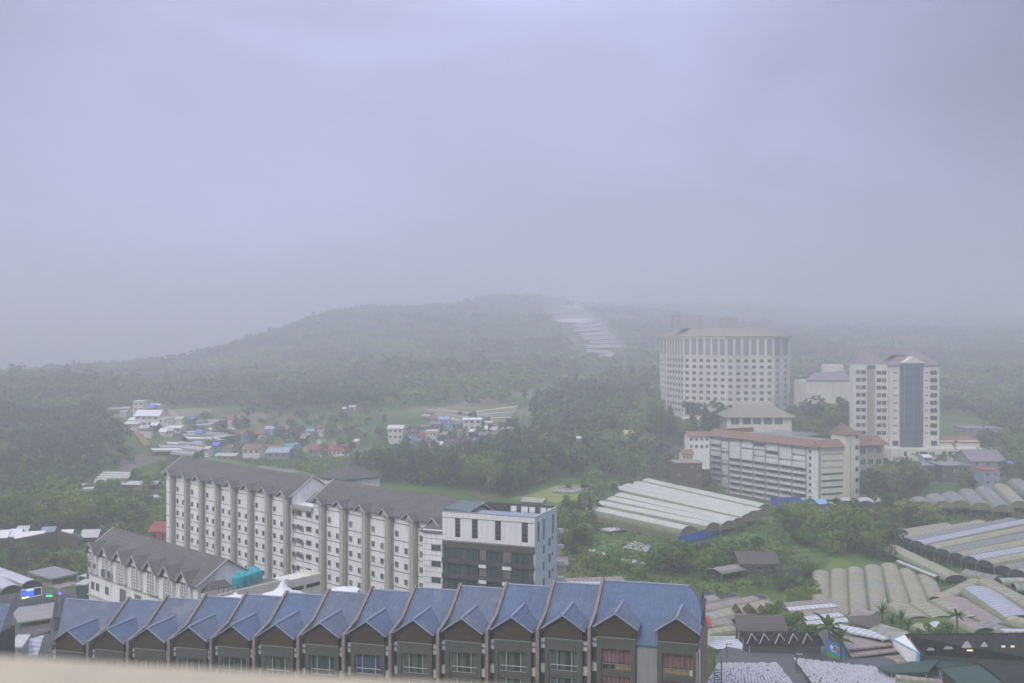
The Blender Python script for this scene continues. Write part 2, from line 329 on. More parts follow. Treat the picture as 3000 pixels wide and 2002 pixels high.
# ------------------------------------------------------------------ materials
M.update(
 white_wall=mat('white_painted_render', (0.76, 0.76, 0.77), 0.85, 0.18, 0.35, streak=True),
 cream_wall=mat('cream_painted_render', (0.64, 0.62, 0.53), 0.85, 0.14, 0.3, streak=True),
 tower_wall=mat('pale_tower_render', (0.62, 0.60, 0.55), 0.85, 0.15, 0.15, streak=True),
 stone=mat('beige_weathered_pilaster', (0.33, 0.325, 0.29), 0.9, 0.28, 0.5, streak=True),
 stone_front=mat('pilaster_front_cladding', (0.40, 0.395, 0.36), 0.9, 0.22, 0.8, streak=True),
 line=mat('dark_floor_joint', (0.13, 0.13, 0.13), 0.9, 0.2),
 shingle=mat('grey_brown_shingles', (0.125, 0.12, 0.11), 0.95, 0.30, 0.25, stripe=(1, 0.9, 0.02, 0.09)),
 verge=mat('pale_verge_board', (0.45, 0.44, 0.42), 0.8, 0.1),
 glass=mat('dark_window_glass', (0.035, 0.04, 0.042), 0.25, 0.4, 0.8, spec=0.5),
 glass_curtained=mat('window_glass_with_pale_curtain', (0.17, 0.165, 0.15), 0.35, 0.4, 0.8, spec=0.5),
 glass_green=mat('green_window_glass', (0.03, 0.075, 0.065), 0.25, 0.4, 0.8, spec=0.5),
 frame=mat('window_frame_paint', (0.50, 0.50, 0.49), 0.6, 0.1),
 greyframe=mat('grey_window_frame', (0.25, 0.25, 0.25), 0.6, 0.1),
 blue_roof=mat('blue_corrugated_roof', (0.10, 0.142, 0.22), 0.62, 0.22, 0.35, stripe=(0, 0.42, 0.02, 0.16), spec=0.35, patch=(0.5, (0.145, 0.175, 0.235), 0.57)),
 blue_roof_grey=mat('greyer_faded_blue_roof', (0.12, 0.15, 0.21), 0.66, 0.22, 0.3, stripe=(0, 0.42, 0.02, 0.16), spec=0.3, patch=(0.4, (0.17, 0.19, 0.235), 0.58)),
 blue_roof_deep=mat('deeper_blue_roof', (0.09, 0.135, 0.225), 0.6, 0.25, 0.3, stripe=(0, 0.42, 0.02, 0.16), spec=0.35, patch=(0.45, (0.14, 0.165, 0.22), 0.60)),
 blue_trim=mat('blue_grey_flashing', (0.24, 0.28, 0.37), 0.6, 0.12),
 coping=mat('pinkish_weathered_coping', (0.24, 0.19, 0.17), 0.9, 0.3, 0.8),
 party=mat('grey_party_wall', (0.17, 0.155, 0.145), 0.9, 0.25, 0.5, streak=True),
 brown_brick=mat('brown_brick_gable', (0.065, 0.045, 0.030), 0.95, 0.25, 1.2, stripe=(1, 0.3, 0.01, 0.15)),
 bay_grey=mat('grey_bay_cladding', (0.088, 0.084, 0.076), 0.85, 0.16, 0.7, streak=True),
 dark_grey=mat('dark_grey_wall', (0.07, 0.072, 0.072), 0.85, 0.25, 0.7, streak=True),
 plain_grey=mat('plain_grey_render', (0.26, 0.26, 0.27), 0.9, 0.15, 0.5, streak=True),
 panel=mat('white_louvre_panel', (0.52, 0.53, 0.52), 0.7, 0.1, 1.0, stripe=(1, 0.25, 0.01, 0.12)),
 blue_side=mat('pale_blue_stained_render', (0.46, 0.56, 0.62), 0.85, 0.13, 0.25),
 panel_wall=mat('ribbed_white_cladding', (0.70, 0.70, 0.70), 0.8, 0.10, 0.3, streak=True, stripe=(0, 1.1, 0.012, 0.07)),
 tarp=mat('white_tarpaulin', (0.72, 0.72, 0.74), 0.6, 0.08, 0.4),
 teal=mat('teal_plastic_tank', (0.02, 0.30, 0.33), 0.5, 0.2, 0.8),
 terracotta=mat('weathered_terracotta_tiles', (0.27, 0.155, 0.105), 0.9, 0.35, 0.35, stripe=(0, 0.5, 0.03, 0.15), patch=(0.2, (0.22, 0.15, 0.09), 0.55)),
 red_roof=mat('red_metal_roof', (0.33, 0.065, 0.06), 0.6, 0.15, 0.3, stripe=(0, 0.9, 0.04, 0.15)),
 bark=mat('grey_brown_bark', (0.09, 0.07, 0.05), 0.95, 0.3, 1.5),
 concrete=mat('weathered_concrete', (0.30, 0.29, 0.27), 0.9, 0.22, 0.4),
 steel=mat('galvanised_steel', (0.33, 0.34, 0.35), 0.45, 0.15, 1.0),
 curtain_pink=mat('dusty_pink_curtain', (0.24, 0.12, 0.13), 0.9, 0.2, 0.8, stripe=(0, 0.35, 0.04, 0.35)),
 curtain_grey=mat('grey_green_curtain', (0.12, 0.14, 0.13), 0.9, 0.3, 0.8, stripe=(0, 0.3, 0.04, 0.4)),
 curtain_teal=mat('teal_curtain', (0.055, 0.10, 0.095), 0.9, 0.3, 0.8, stripe=(0, 0.5, 0.04, 0.5)),
 curtain_blue=mat('blue_curtain', (0.07, 0.09, 0.17), 0.9, 0.3, 0.8, stripe=(0, 0.4, 0.04, 0.4)),
 band_yellow=mat('yellow_brown_patterned_band', (0.28, 0.20, 0.08), 0.9, 0.5, 2.5),
 potted=mat('planter_greenery', (0.03, 0.055, 0.02), 0.95, 0.5, 2.0, bump=0.3, bscale=3.0),
)

# ------------------------------------------------------------------ window meshes, shared by size
_wc = {}
def wmesh(w, h, fr='frame', gl='glass', nm=1, dep=0.12):
    k = (round(w, 2), round(h, 2), fr, gl, nm)
    if k in _wc: return _wc[k]
    f0 = Fr(0, 0, 1, 0); b = MB(); t = min(0.09, w * 0.09)
    b.box(f0, -w / 2 + t, w / 2 - t, 0.0, 0.03, -h / 2 + t, h / 2 - t, 1)
    b.box(f0, -w / 2, w / 2, 0.0, dep, -h / 2, -h / 2 + t, 0); b.box(f0, -w / 2, w / 2, 0.0, dep, h / 2 - t, h / 2, 0)
    b.box(f0, -w / 2, -w / 2 + t, 0.0, dep - .01, -h / 2 + t, h / 2 - t, 0); b.box(f0, w / 2 - t, w / 2, 0.0, dep - .01, -h / 2 + t, h / 2 - t, 0)
    for i in range(1, nm + 1):
        x = -w / 2 + w * i / (nm + 1); b.box(f0, x - t / 3, x + t / 3, 0.0, dep - .04, -h / 2 + t, h / 2 - t, 0)
    o = b.build('window', [M[fr], M[gl]]); _wc[k] = o.data; bpy.data.objects.remove(o); return _wc[k]
def windows(root, fr, lst, cap=100, name='window', fm='frame', gl='glass', nm=1, used=0):
    """lst of (s, d, z, w, h); the nearest as parts, past the cap one further part"""
    lst = sorted(lst, key=lambda a: (fr if len(a) < 6 else a[5]).p(a[0], a[1], 0)[1])
    wr_ = random.Random(len(lst))
    for a in lst[:cap - used]:
        f = fr if len(a) < 6 else a[5]
        g_ = 'glass_curtained' if wr_.random() < .22 else gl
        put(wmesh(a[3], a[4], fm, g_, nm), name, root, f.p(a[0], a[1] + 0.003, a[2]), f.ang)
    rest = lst[cap - used:]
    if rest:
        b = MB()
        for a in rest:
            f = fr if len(a) < 6 else a[5]; s, d, z, w, h = a[:5]; t = 0.08
            b.box(f, s - w / 2 + t, s + w / 2 - t, d, d + 0.03, z - h / 2 + t, z + h / 2 - t, 1)
            b.box(f, s - w / 2, s + w / 2, d, d + 0.12, z - h / 2, z - h / 2 + t, 0); b.box(f, s - w / 2, s + w / 2, d, d + 0.12, z + h / 2 - t, z + h / 2, 0)
            b.box(f, s - w / 2, s - w / 2 + t, d, d + 0.11, z - h / 2 + t, z + h / 2 - t, 0); b.box(f, s + w / 2 - t, s + w / 2, d, d + 0.11, z - h / 2 + t, z + h / 2 - t, 0)
        o = b.build(name, [M[fm], M[gl]], root); o['kind'] = 'stuff'
    return len(lst)

def gable_roof(b, fr, s0, s1, d0, d1, z, rise, ov=0.5, th=0.18, m=0, hip=0.0):
    dm = (d0 + d1) / 2; k = rise / ((d1 - d0) / 2); ze = z - ov * k
    A = lambda s, d, zz: fr.p(s, d, zz)
    b.slab([A(s0 - ov, d1 + ov, ze), A(s1 + ov, d1 + ov, ze), A(s1 + ov - hip, dm, z + rise), A(s0 - ov + hip, dm, z + rise)], th, m)
    b.slab([A(s1 + ov, d0 - ov, ze), A(s0 - ov, d0 - ov, ze), A(s0 - ov + hip, dm, z + rise), A(s1 + ov - hip, dm, z + rise)], th, m)
    if hip:
        b.slab([A(s1 + ov, d1 + ov, ze), A(s1 + ov, d0 - ov, ze), A(s1 + ov - hip, dm, z + rise)], th, m)
        b.slab([A(s0 - ov, d0 - ov, ze), A(s0 - ov, d1 + ov, ze), A(s0 - ov + hip, dm, z + rise)], th, m)

# ------------------------------------------------------------------ the terrace of blue-roofed townhouses
FT = Fr(11.9, 136.0, 0.9639, -0.2664)
ORD = ['leftmost', 'second', 'third', 'fourth', 'fifth', 'sixth', 'seventh', 'eighth', 'ninth', 'tenth', 'eleventh', 'twelfth', 'rightmost']
PITCH = 6.623; SL = 0.640
def townhouse(i, s0, Wd, zr, bays, left_ext=0.0, clip=False, blank=None, curt='curtain_grey', label='', low=0):
    f = FT; c0 = f.p(s0 + Wd / 2, 8.0, zr - 15.5)
    r = thing('townhouse', label, 'townhouse', c0, 'blue-roofed terraced townhouses')
    base = zr - 16.5; D1 = 8.2; ze = zr - SL * D1
    # walls
    b = MB(); b.box(f, s0 + .36, s0 + Wd - .01, -5.0, D1, base, ze - 0.25, 0)
    b.prism(f, [(D1 - .02, ze - .25), (0, zr - .32), (-5.0, zr - 3.5), (-5.0, ze - .25)], s0 + .36, s0 + Wd - .01, 0)
    b.build('wall', M['bay_grey'] if not blank else M['bay_grey'], r)
    # main roof, front and back slope
    b = MB(); e = left_ext; sR = s0 + Wd
    if clip:
        b.slab([f.p(s0 + .3, 8.7, zr - SL * 8.7), f.p(sR + .25, 8.7, zr - SL * 8.7), f.p(sR + .25, 4.0, zr - SL * 4.0), f.p(sR - .35, 1.8, zr - SL * 1.8), f.p(sR - 1.75, 0, zr), f.p(s0 + .3, 0, zr)], .16)
        b.slab([f.p(sR + .25, -4.0, zr - SL * 4.0), f.p(sR + .25, 4.0, zr - SL * 4.0), f.p(sR - .35, 1.8, zr - SL * 1.8), f.p(sR - 1.75, 0, zr)][::-1], .16)
    elif e:
        b.slab([f.p(s0 + .5, 8.7, zr - SL * 8.7), f.p(sR, 8.7, zr - SL * 8.7), f.p(sR, 0, zr), f.p(s0 - e, 0, zr)], .16)
    else:
        b.slab([f.p(s0 + .3, 8.7, zr - SL * 8.7), f.p(sR, 8.7, zr - SL * 8.7), f.p(sR, 0, zr), f.p(s0 + .3, 0, zr)], .16)
    b.slab([f.p(sR - (1.75 if clip else 0), 0, zr), f.p(sR - (1.0 if clip else 0), -5.6, zr - 3.6), f.p(s0 - e, -5.6, zr - 3.6), f.p(s0 - e, 0, zr)][::-1], .16)
    RM = ['blue_roof', 'blue_roof_grey', 'blue_roof_deep', 'blue_roof', 'blue_roof_deep', 'blue_roof_grey', 'blue_roof'][i % 7]; ro = b.build('roof', M[RM], r)
    b = MB(); b.tube(f.p(s0 - e + .2, 0, zr + .02), f.p(sR - (1.75 if clip else 0), 0, zr + .02), .13, 6); b.build('ridge_cap', M['blue_trim'], ro)
    # party wall with its stepped coping
    if not e:
        pr = [(-5.2, base), (-5.2, zr - 3.1), (0, zr + .30), (5.0, zr - SL * 5 + .36), (9.3, zr - 3.85), (9.3, base)]
        b = MB(); b.prism(f, pr[::-1], s0, s0 + .3); pw = b.build('party_wall', M['party'], r)
        b = MB(); cp_ = [(-5.2, zr - 3.1), (0, zr + .30), (5.0, zr - SL * 5 + .36), (9.3, zr - 3.85)]
        for (da, za), (db, zb) in zip(cp_[:-1], cp_[1:]):
            b.hexa([f.p(s0 - .03, da, za + .003), f.p(s0 + .33, da, za + .003), f.p(s0 + .33, db, zb + .003), f.p(s0 - .03, db, zb + .003)][::-1],
                   [f.p(s0 - .03, da, za + .11), f.p(s0 + .33, da, za + .11), f.p(s0 + .33, db, zb + .11), f.p(s0 - .03, db, zb + .11)][::-1])
        b.hexa([f.p(s0 - .06, 9.302, base), f.p(s0 + .36, 9.302, base), f.p(s0 + .36, 9.42, base), f.p(s0 - .06, 9.42, base)][::-1],
               [f.p(s0 - .06, 9.302, zr - 3.84), f.p(s0 + .36, 9.302, zr - 3.84), f.p(s0 + .36, 9.42, zr - 3.84), f.p(s0 - .06, 9.42, zr - 3.84)][::-1])
        b.build('coping', M['coping'], pw)
    # dormers over projecting bays
    for c in bays:
        cx = s0 + c; zp = zr - 1.78; zg = zp - 1.62; hw = 2.36; dg = 8.98
        dm = thing_part = None
        b = MB(); b.prismd(f, [(cx - hw, zr - 4.85), (cx + hw, zr - 4.85), (cx + hw, zp - 1.72), (cx, zp - .15), (cx - hw, zp - 1.72)], dg, 6.6)
        b.prismd(f, [(cx - hw, zg - .6), (cx + hw, zg - .6), (cx + hw, zp - 1.74), (cx, zp - .17), (cx - hw, zp - 1.74)], 6.6, 5.6)
        dor = b.build('dormer', M['brown_brick'], r)
        b = MB(); ow = 2.80; zo = zg - .22; k = .02
        b.slab([f.p(cx, 9.45, zp), f.p(cx, (zr - zp) / SL - k, zp), f.p(cx - ow, (zr - zo) / SL - k, zo), f.p(cx - ow, 9.45, zo)], .12)
        b.slab([f.p(cx, 9.45, zp), f.p(cx + ow, 9.45, zo), f.p(cx + ow, (zr - zo) / SL - k, zo), f.p(cx, (zr - zp) / SL - k, zp)], .12)
        b.build('dormer_roof', M[['blue_roof_deep', 'blue_roof', 'blue_roof_grey'][i % 3]], dor)
        b = MB(); b.tube(f.p(cx, 9.5, zp + .03), f.p(cx, (zr - zp) / SL + .1, zp + .03), .17, 6)
        for sg in (-1, 1): b.tube(f.p(cx, 9.46, zp - .03), f.p(cx + sg * ow, 9.46, zo - .03), .085, 5)
        b.build('dormer_flashing', M['blue_trim'], dor)
        # bay
        b = MB(); b.box(f, cx - 2.42, cx + 2.42, D1 - .3, 8.9, zr - 6.35, zr - 4.85)
        b.box(f, cx - 2.42, cx - 1.85, D1 - .3, 8.9, base, zr - 6.35); b.box(f, cx + 1.85, cx + 2.42, D1 - .3, 8.9, base, zr - 6.35)
        for kf in range(3):
            zt = zr - 6.35 - 3.4 * kf
            if zt - 3.4 < base: break
            b.box(f, cx - 1.85, cx + 1.85, D1 - .3, 8.72, zt - 3.4, zt - 2.62)
        bay = b.build('bay', M['bay_grey'], r)
        b = MB(); b.box(f, cx - 2.5, cx + 2.5, 8.9, 9.0, zr - 4.98, zr - 4.88); b.build('bay_moulding', M['greyframe'], bay)
        for kf in range(2):
            zt = zr - 6.42 - 3.4 * kf
            cm = curt if isinstance(curt, str) else curt[bays.index(c)]
            b = MB(); b.box(f, cx - 1.8, cx + 1.8, 8.22, 8.26, zt - 2.55, zt, 0); gl = b.build('window', M['glass'], r)
            b = MB()
            for x0, x1 in ((-1.75, -1.0), (-.55, .1), (.95, 1.75)) if cm == 'curtain_grey' else ((-1.76, -.95), (-.85, .05), (.1, .85), (.98, 1.76)):
                b.box(f, cx + x0, cx + x1, 8.28, 8.34, zt - 2.5 + (.0 if kf else .75 if cm == 'curtain_pink' else 0), zt - .05, 0)
            b.build('curtain', M[cm], gl)
            b = MB()
            for x in (-1.8, -.92, .92 if cm != 'curtain_pink' else .1, 1.74): b.box(f, cx + x, cx + x + .07, 8.4, 8.5, zt - 2.6, zt)
            b.box(f, cx - 1.8, cx + 1.8, 8.405, 8.52, zt - 1.92, zt - 1.85); b.box(f, cx - 1.84, cx + 1.84, 8.42, 8.55, zt - 2.62, zt - 2.54)
            b.box(f, cx - 1.8, cx + 1.8, 8.41, 8.49, zt - .07, zt)
            b.build('window_frame', M['frame'] if cm != 'curtain_pink' else M['greyframe'], gl)
            if cm == 'curtain_pink' and kf == 0:
                b = MB(); b.box(f, cx + (-.2 if c < 5 else -1.75), cx + 1.75, 8.36, 8.39, zt - 2.5, zt - 1.95); b.build('patterned_band', M['band_yellow'], gl)
    # side strips: louvre panels, planters, shadowed balcony openings
    cols = [(s0 + .42, s0 + 1.0)] + [(s0 + Wd - .78, s0 + Wd - .06)]
    for x0, x1 in cols:
        for kf in range(3):
            zt = zr - 4.95 - 3.4 * kf
            b = MB(); b.box(f, x0, x1, D1 + .003, D1 + .42, zt - 1.35 if kf == 0 else zt - 1.0, zt - .12 if kf == 0 else zt + .05); b.build('louvre_panel', M['panel'], r)
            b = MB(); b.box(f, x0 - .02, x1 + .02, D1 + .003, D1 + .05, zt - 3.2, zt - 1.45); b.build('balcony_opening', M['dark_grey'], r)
        b = MB(); rr_ = random.Random(i * 7 + int(x0))
        for _ in range(26):
            s_, d_, z_ = rr_.uniform(x0 - .1, x1 + .1), D1 + rr_.uniform(.05, .5), zr - 4.95 + rr_.uniform(-.15, .45)
            a1, a2 = rr_.uniform(-.25, .25), rr_.uniform(-.25, .25)
            b.poly([f.p(s_ - .1, d_, z_), f.p(s_ + .12, d_ + a1, z_ - .1), f.p(s_ + .1, d_, z_ + .2), f.p(s_ - .12, d_ + a2, z_ + .15)])
        b.build('planter_greenery', M['potted'], r)
    if blank:
        b = MB(); b.box(f, s0 + blank[0], s0 + blank[1], D1 + .002, D1 + .25, base, zr - 5.62); b.build('plain_wall_strip', M['plain_grey'], r)
    if clip:
        b = MB(); b.box(f, sR, sR + .28, -5, 9.2, base, zr - 5.9); b.build('end_wall', M['coping'], r)
        b = MB(); b.tube(f.p(sR + .45, 8.9, zr - 5.5), f.p(sR + .45, 8.9, base), .07, 6, 0); b.build('downpipe', M['frame'], r)
    if e:
        b = MB(); b.box(f, s0 - .9, s0 + .36, -5.0, 8.2, base, ze - .3); b.build('end_wall', M['party'], r)
    return r
for k in range(11):
    s0 = -(11 - k) * PITCH; zr = -31.7 - 0.672 * (11 - k)
    townhouse(k, s0, PITCH, zr, [3.42], curt=['curtain_grey', 'curtain_grey', 'curtain_grey', 'curtain_teal', 'curtain_grey', 'curtain_teal', 'curtain_blue', 'curtain_grey', 'curtain_grey', 'curtain_grey', 'curtain_grey'][k],
              label='%s blue-roofed townhouse from the left in the stepped terrace, one brown dormer, narrow' % ORD[k + 1])
townhouse(11, 0, 13.2, -31.7, [3.42, 10.95], clip=True, blank=(5.95, 8.45), curt=['curtain_pink', 'curtain_pink'],
          label='wide blue-roofed townhouse at the right end of the terrace, two dormers, pink curtains')
townhouse(12, -12 * PITCH, PITCH, -31.7 - .672 * 12, [3.42], left_ext=4.6,
          label='leftmost blue-roofed townhouse of the terrace, its ridge overhanging the end')

# ------------------------------------------------------------------ the long white hotel
FA = Fr(-88.4, 260.5, 0.72, -0.694); ZE = -33.0; BAS = -66.0
hotel = thing('hotel', 'long white multi-storey hotel with grey-brown pitched roofs and beige pilasters behind the blue terrace', 'hotel', FA.p(56, -5, BAS))
b = MB(); b.box(FA, 0, 56.2, -11.0, -.5, BAS, ZE); b.box(FA, 64.0, 108.5, -11.0, -.5, BAS, ZE)
for s0, s1 in ((0, 56.2), (64.0, 108.5)):
    b.prism(FA, [(-.5, ZE), (-5.75, ZE + 3.15), (-11, ZE)], s0, s1)
b.build('wall', M['white_wall'], hotel)
b = MB(); b.box(FA, 56.2, 64.0, -10.0, -.9, BAS, ZE - 2.2); b.build('link_wall', M['white_wall'], hotel)
b = MB(); b.box(FA, 56.25, 63.95, -1.1, .1, ZE - 2.9, ZE - 2.2); b.build('cornice', M['stone'], hotel)
b = MB(); gable_roof(b, FA, 56.4, 63.8, -9.8, -4.0, ZE - 2.1, 1.9, .2); b.build('link_roof', M['shingle'], hotel)
for s0, s1 in ((-.6, 55.6), (64.6, 109.0)):
    b = MB(); gable_roof(b, FA, s0, s1, -11.0, -.5, ZE, 3.3, .8, .2); rf = b.build('roof', M['shingle'], hotel)
    for s_ in (s0 - .85, s1 + .85):
        b = MB()
        for d_ in (.45, -11.95): b.tube(FA.p(s_, d_, ZE - .62), FA.p(s_, -5.75, ZE + 3.35), .12, 5)
        b.build('verge_board', M['verge'], rf)
PIL = [55.7 - 7.25 * k for k in range(8)] + [68.8 + 7.25 * k for k in range(6)]
for se in PIL:
    b = MB(); b.box(FA, se - 1.75, se, -.55, .35, BAS, ZE - .3); p_ = b.build('pilaster', M['stone'], hotel)
    b = MB(); b.box(FA, se - 1.4, se - .35, .35, .55, BAS, ZE - .9)
    b.build('pilaster_rib', M['stone_front'], p_)
    b = MB(); c = se - .95
    b.slab([FA.p(c, 1.6, ZE + .75), FA.p(c, -2.4, ZE + .75), FA.p(c - 1.75, -.2, ZE - .65), FA.p(c - 1.75, 1.6, ZE - .65)], .12)
    b.slab([FA.p(c, 1.6, ZE + .75), FA.p(c + 1.75, 1.6, ZE - .65), FA.p(c + 1.75, -.2, ZE - .65), FA.p(c, -2.4, ZE + .75)], .12)
    b.build('gablet_roof', M['shingle'], p_)
    b = MB(); b.prismd(FA, [(c - 1.2, ZE - .6), (c + 1.2, ZE - .6), (c, ZE + .52)], 1.1, -.4, 0); b.build('gablet_wall', M['stone_front'], p_)
    b = MB()
    for sg in (-1, 1): b.tube(FA.p(c, 1.66, ZE + .72), FA.p(c + sg * 1.8, 1.66, ZE - .7), .09, 5)
    b.build('gablet_verge', M['verge'], p_)
b = MB()
for k in range(10):
    z = ZE - 2.05 - (3.3 if k else 0) - 2.97 * max(0, k - 1)
    b.box(FA, .02, 56.1, -.5, -.42, z, z + .11); b.box(FA, 64.1, 108.4, -.5, -.42, z, z + .11)
    if k: b.box(FA, 56.25, 63.9, -.9, -.82, z, z + .10)
b.build('floor_joint', M['line'], hotel)
wl = []
for j in range(9):
    z = ZE - 4.0 - 2.97 * j
    for se in PIL:
        wl.append((se + .95, -.5, z, 1.05, 1.2))
        if j: wl.append((se + 3.75, -.5, z - .05, 1.05, 1.2))
    wl += [(58.3, -.9, z, 2.0, 1.15), (61.8, -.9, z, 2.0, 1.15), (65.4 - 1.0 * 0, -.5, z, 1.0, 1.1)]
windows(hotel, FA, wl, 100)
# the hip-roofed lift tower behind
b = MB(); b.box(FA, 50.6, 60.6, -21, -11.5, BAS, ZE + 2.6); b.build('tower_wall', M['white_wall'], hotel)
b = MB(); A = FA.p; e = 49.8, 61.4, -21.8, -10.7; z0 = ZE + 2.4; ap = A(55.6, -16.25, ZE + 5.4)
for q in ((A(e[0], e[3], z0), A(e[1], e[3], z0), ap), (A(e[1], e[3], z0), A(e[1], e[2], z0), ap), (A(e[1], e[2], z0), A(e[0], e[2], z0), ap), (A(e[0], e[2], z0), A(e[0], e[3], z0), ap)):
    b.slab(q, .2)
b.build('tower_roof', M['shingle'], hotel)
b = MB(); b.tube(ap, (ap[0], ap[1], ap[2] + 1.5), .12, 6); b.build('finial', M['stone'], hotel)

# ------------------------------------------------------------------ the flat-topped block right of the long hotel
FE = Fr(4.0, 178.0, 0.93, -0.37); ZT = -30.6
blk = thing('apartment_block', 'flat-topped block with slot windows and pale blue side wall right of the long hotel', 'building', FE.p(-9, -5, -62))
LW, DP = 17.7, 11.6
b = MB(); b.box(FE, -LW, -.002, -DP, -.002, -62, ZT - 2.7); b.build('wall', M['bay_grey'], blk)
b = MB()                                     # upper white cladding with openings between the tall windows
b.box(FE, -LW, 0, -.25, .25, ZT - 2.7 + 1.75, ZT); b.box(FE, -LW, 0, -.25, .25, ZT - 5.0, ZT - 4.45)
tw = [(-15.2, -14.15), (-11.9, -10.75), (-7.45, -6.3), (-2.4, -1.25)]
xs_ = [-LW] + [v for p in tw for v in p] + [0]
for a, c in zip(xs_[0::2], xs_[1::2]): b.box(FE, a, c, -.25, .25, ZT - 4.45, ZT - .95)
b.build('upper_cladding', M['panel_wall'], blk)
for a, c in tw:
    b = MB(); b.box(FE, a, c, -.2, .02, ZT - 4.45, ZT - .95, 1)
    for z in (ZT - 3.6, ZT - 2.8, ZT - 2.0, ZT - 1.5): b.box(FE, a, c, .02, .06, z, z + .06, 0)
    b.build('slot_window', [M['greyframe'], M['glass']], blk)
b = MB(); b.box(FE, -LW, 0, .25, .33, ZT - 1.0, ZT - .9); b.box(FE, -LW, .02, -.2, .3, ZT + .003, ZT + .1)
b.box(FE, -LW, -.05, .0, .42, ZT - 5.25, ZT - 5.02); b.build('string_course', M['greyframe'], blk)
b = MB(); b.box(FE, -LW, -.02, .0, .30, ZT - 6.3, ZT - 5.27); b.build('spandrel', M['bay_grey'], blk)
FS = FE.turn(0, 0)                            # side wall frame: runs back from the corner
b = MB(); b.box(FS, 0, DP, -.25, .02, -62, ZT + .02); b.build('side_wall', M['blue_side'], blk)
b = MB(); b.box(FS, .0, DP, -.3, .06, ZT + .03, ZT + .16); b.build('side_coping', M['verge'], blk)
sw = [(1.5, .02, ZT - 2.7, .55, 3.6), (4.3, .02, ZT - 2.75, .6, 3.6), (9.2, .02, ZT - 2.6, .65, 3.5)]
for j in range(4):
    z = ZT - 6.6 - 2.95 * j
    sw += [(4.3, .02, z + .3, .6, 1.5), (7.3, .02, z + 1.1, .7, 1.5), (8.9, .02, z + 1.6, .55, .6)]
windows(blk, FS, sw, fm='greyframe', nm=0)
for j in range(4):
    b = MB(); b.box(FS, DP + .02, DP + 1.0, -.2, 1.1, ZT - 4.7 - 2.95 * j, ZT - 4.0 - 2.95 * j); b.build('service_ledge', M['verge'], blk)
b = MB()                                      # parapets round a sunken deck
b.box(FE, -LW, -.26, -DP, -DP + .3, ZT - 2.7, ZT + .25); b.build('back_parapet', M['dark_grey'], blk)
b = MB(); b.box(FE, -LW + .3, -.3, -DP + .4, -.3, ZT - 2.68, ZT - 2.5); b.build('roof_deck', M['plain_grey'], blk)
b = MB(); b.slab([FE.p(-11.5, -.35, ZT - .15), FE.p(-.3, -.35, ZT - .15), FE.p(-.3, -3.4, ZT + .1), FE.p(-11.5, -3.4, ZT + .1)], .12); b.build('blue_canopy', M['blue_trim'], blk)
for k, (a, c) in enumerate(((-9.0, -7.9), (-6.9, -5.6), (-5.3, -4.2), (-3.1, -2.0), (-1.7, -.8))):
    b = MB(); b.box(FE, a, c, -DP + .3, -DP + .36, ZT - 2.0, ZT - .15, 1); b.box(FE, a - .06, c + .06, -DP + .3, -DP + .4, ZT - 1.2, ZT - 1.1, 0); b.build('rooftop_window', [M['greyframe'], M['tarp']], blk)
b = MB()                                       # old glazed lean-to on the left
b.hexa([FE.p(-LW, -.4, ZT + .12), FE.p(-12.5, -.4, ZT + .12), FE.p(-12.5, -8, ZT + .12), FE.p(-LW, -8, ZT + .12)],
       [FE.p(-LW, -.5, ZT + .5), FE.p(-14.2, -.5, ZT + .3), FE.p(-12.6, -8, ZT + .9), FE.p(-LW, -8, ZT + .9)]); b.build('glazed_lean_to', M['glass_green'], blk)
for j in range(4):                             # balconied floors
    zf = ZT - 6.3 - 2.75 * j
    b = MB(); b.box(FE, -LW, -.02, -.0, .55, zf - 2.75, zf - 2.55); b.box(FE, -LW, -.02, .48, .55, zf - 2.55, zf - 1.85); b.build('balcony', M['dark_grey'], blk)
    for k, (a, c) in enumerate(((-17.0, -14.2), (-13.2, -10.6), (-8.8, -6.2), (-4.0, -1.2))):
        b = MB(); b.box(FE, a, c, .002, .06, zf - 2.5, zf - .25); g = b.build('balcony_door', M['glass_green'], blk)
        b = MB(); w_ = (c - a) / 5
        for q in (0, 2, 4): b.box(FE, a + q * w_ + .05, a + q * w_ + w_ * .8, .08, .12, zf - 2.4, zf - .35)
        b.build('curtain', M['curtain_teal'], g)
    for a, c in ((-10.4, -9.0), (-5.9, -4.25)):
        b = MB(); b.box(FE, a, c, .002, .7, zf - 3.15 + (2.75 if False else 0), zf - 2.6 + .02); b.build('aircon_box', M['tarp'], blk)
        b = MB(); b.box(FE, a + .1, c - .1, .002, .3, zf - 2.5, zf - .05); b.build('brick_pier', M['party'], blk)
b = MB(); b.box(FE, -21.6, -LW - .01, -6, .3, -62, ZT - 3.4); b.build('stair_wing', M['white_wall'], blk)
b = MB(); b.slab([FE.p(-22.2, .7, ZT - 3.75), FE.p(-LW - .02, .7, ZT - 3.75), FE.p(-LW - .02, -1.8, ZT - 2.6), FE.p(-21.2, -1.8, ZT - 2.6)], .15); b.build('stair_roof', M['shingle'], blk)
windows(blk, FE, [(-18.9, .3, ZT - 6.6 - 2.9 * j, 1.9, 1.1) for j in range(5)], fm='greyframe', gl='glass_green')
b = MB()
for j in range(14): b.box(FE, -21.6, -LW - .02, .3, .34, ZT - 5.0 - 1.0 * j, ZT - 4.95 - 1.0 * j)
b.build('floor_joint', M['line'], blk)

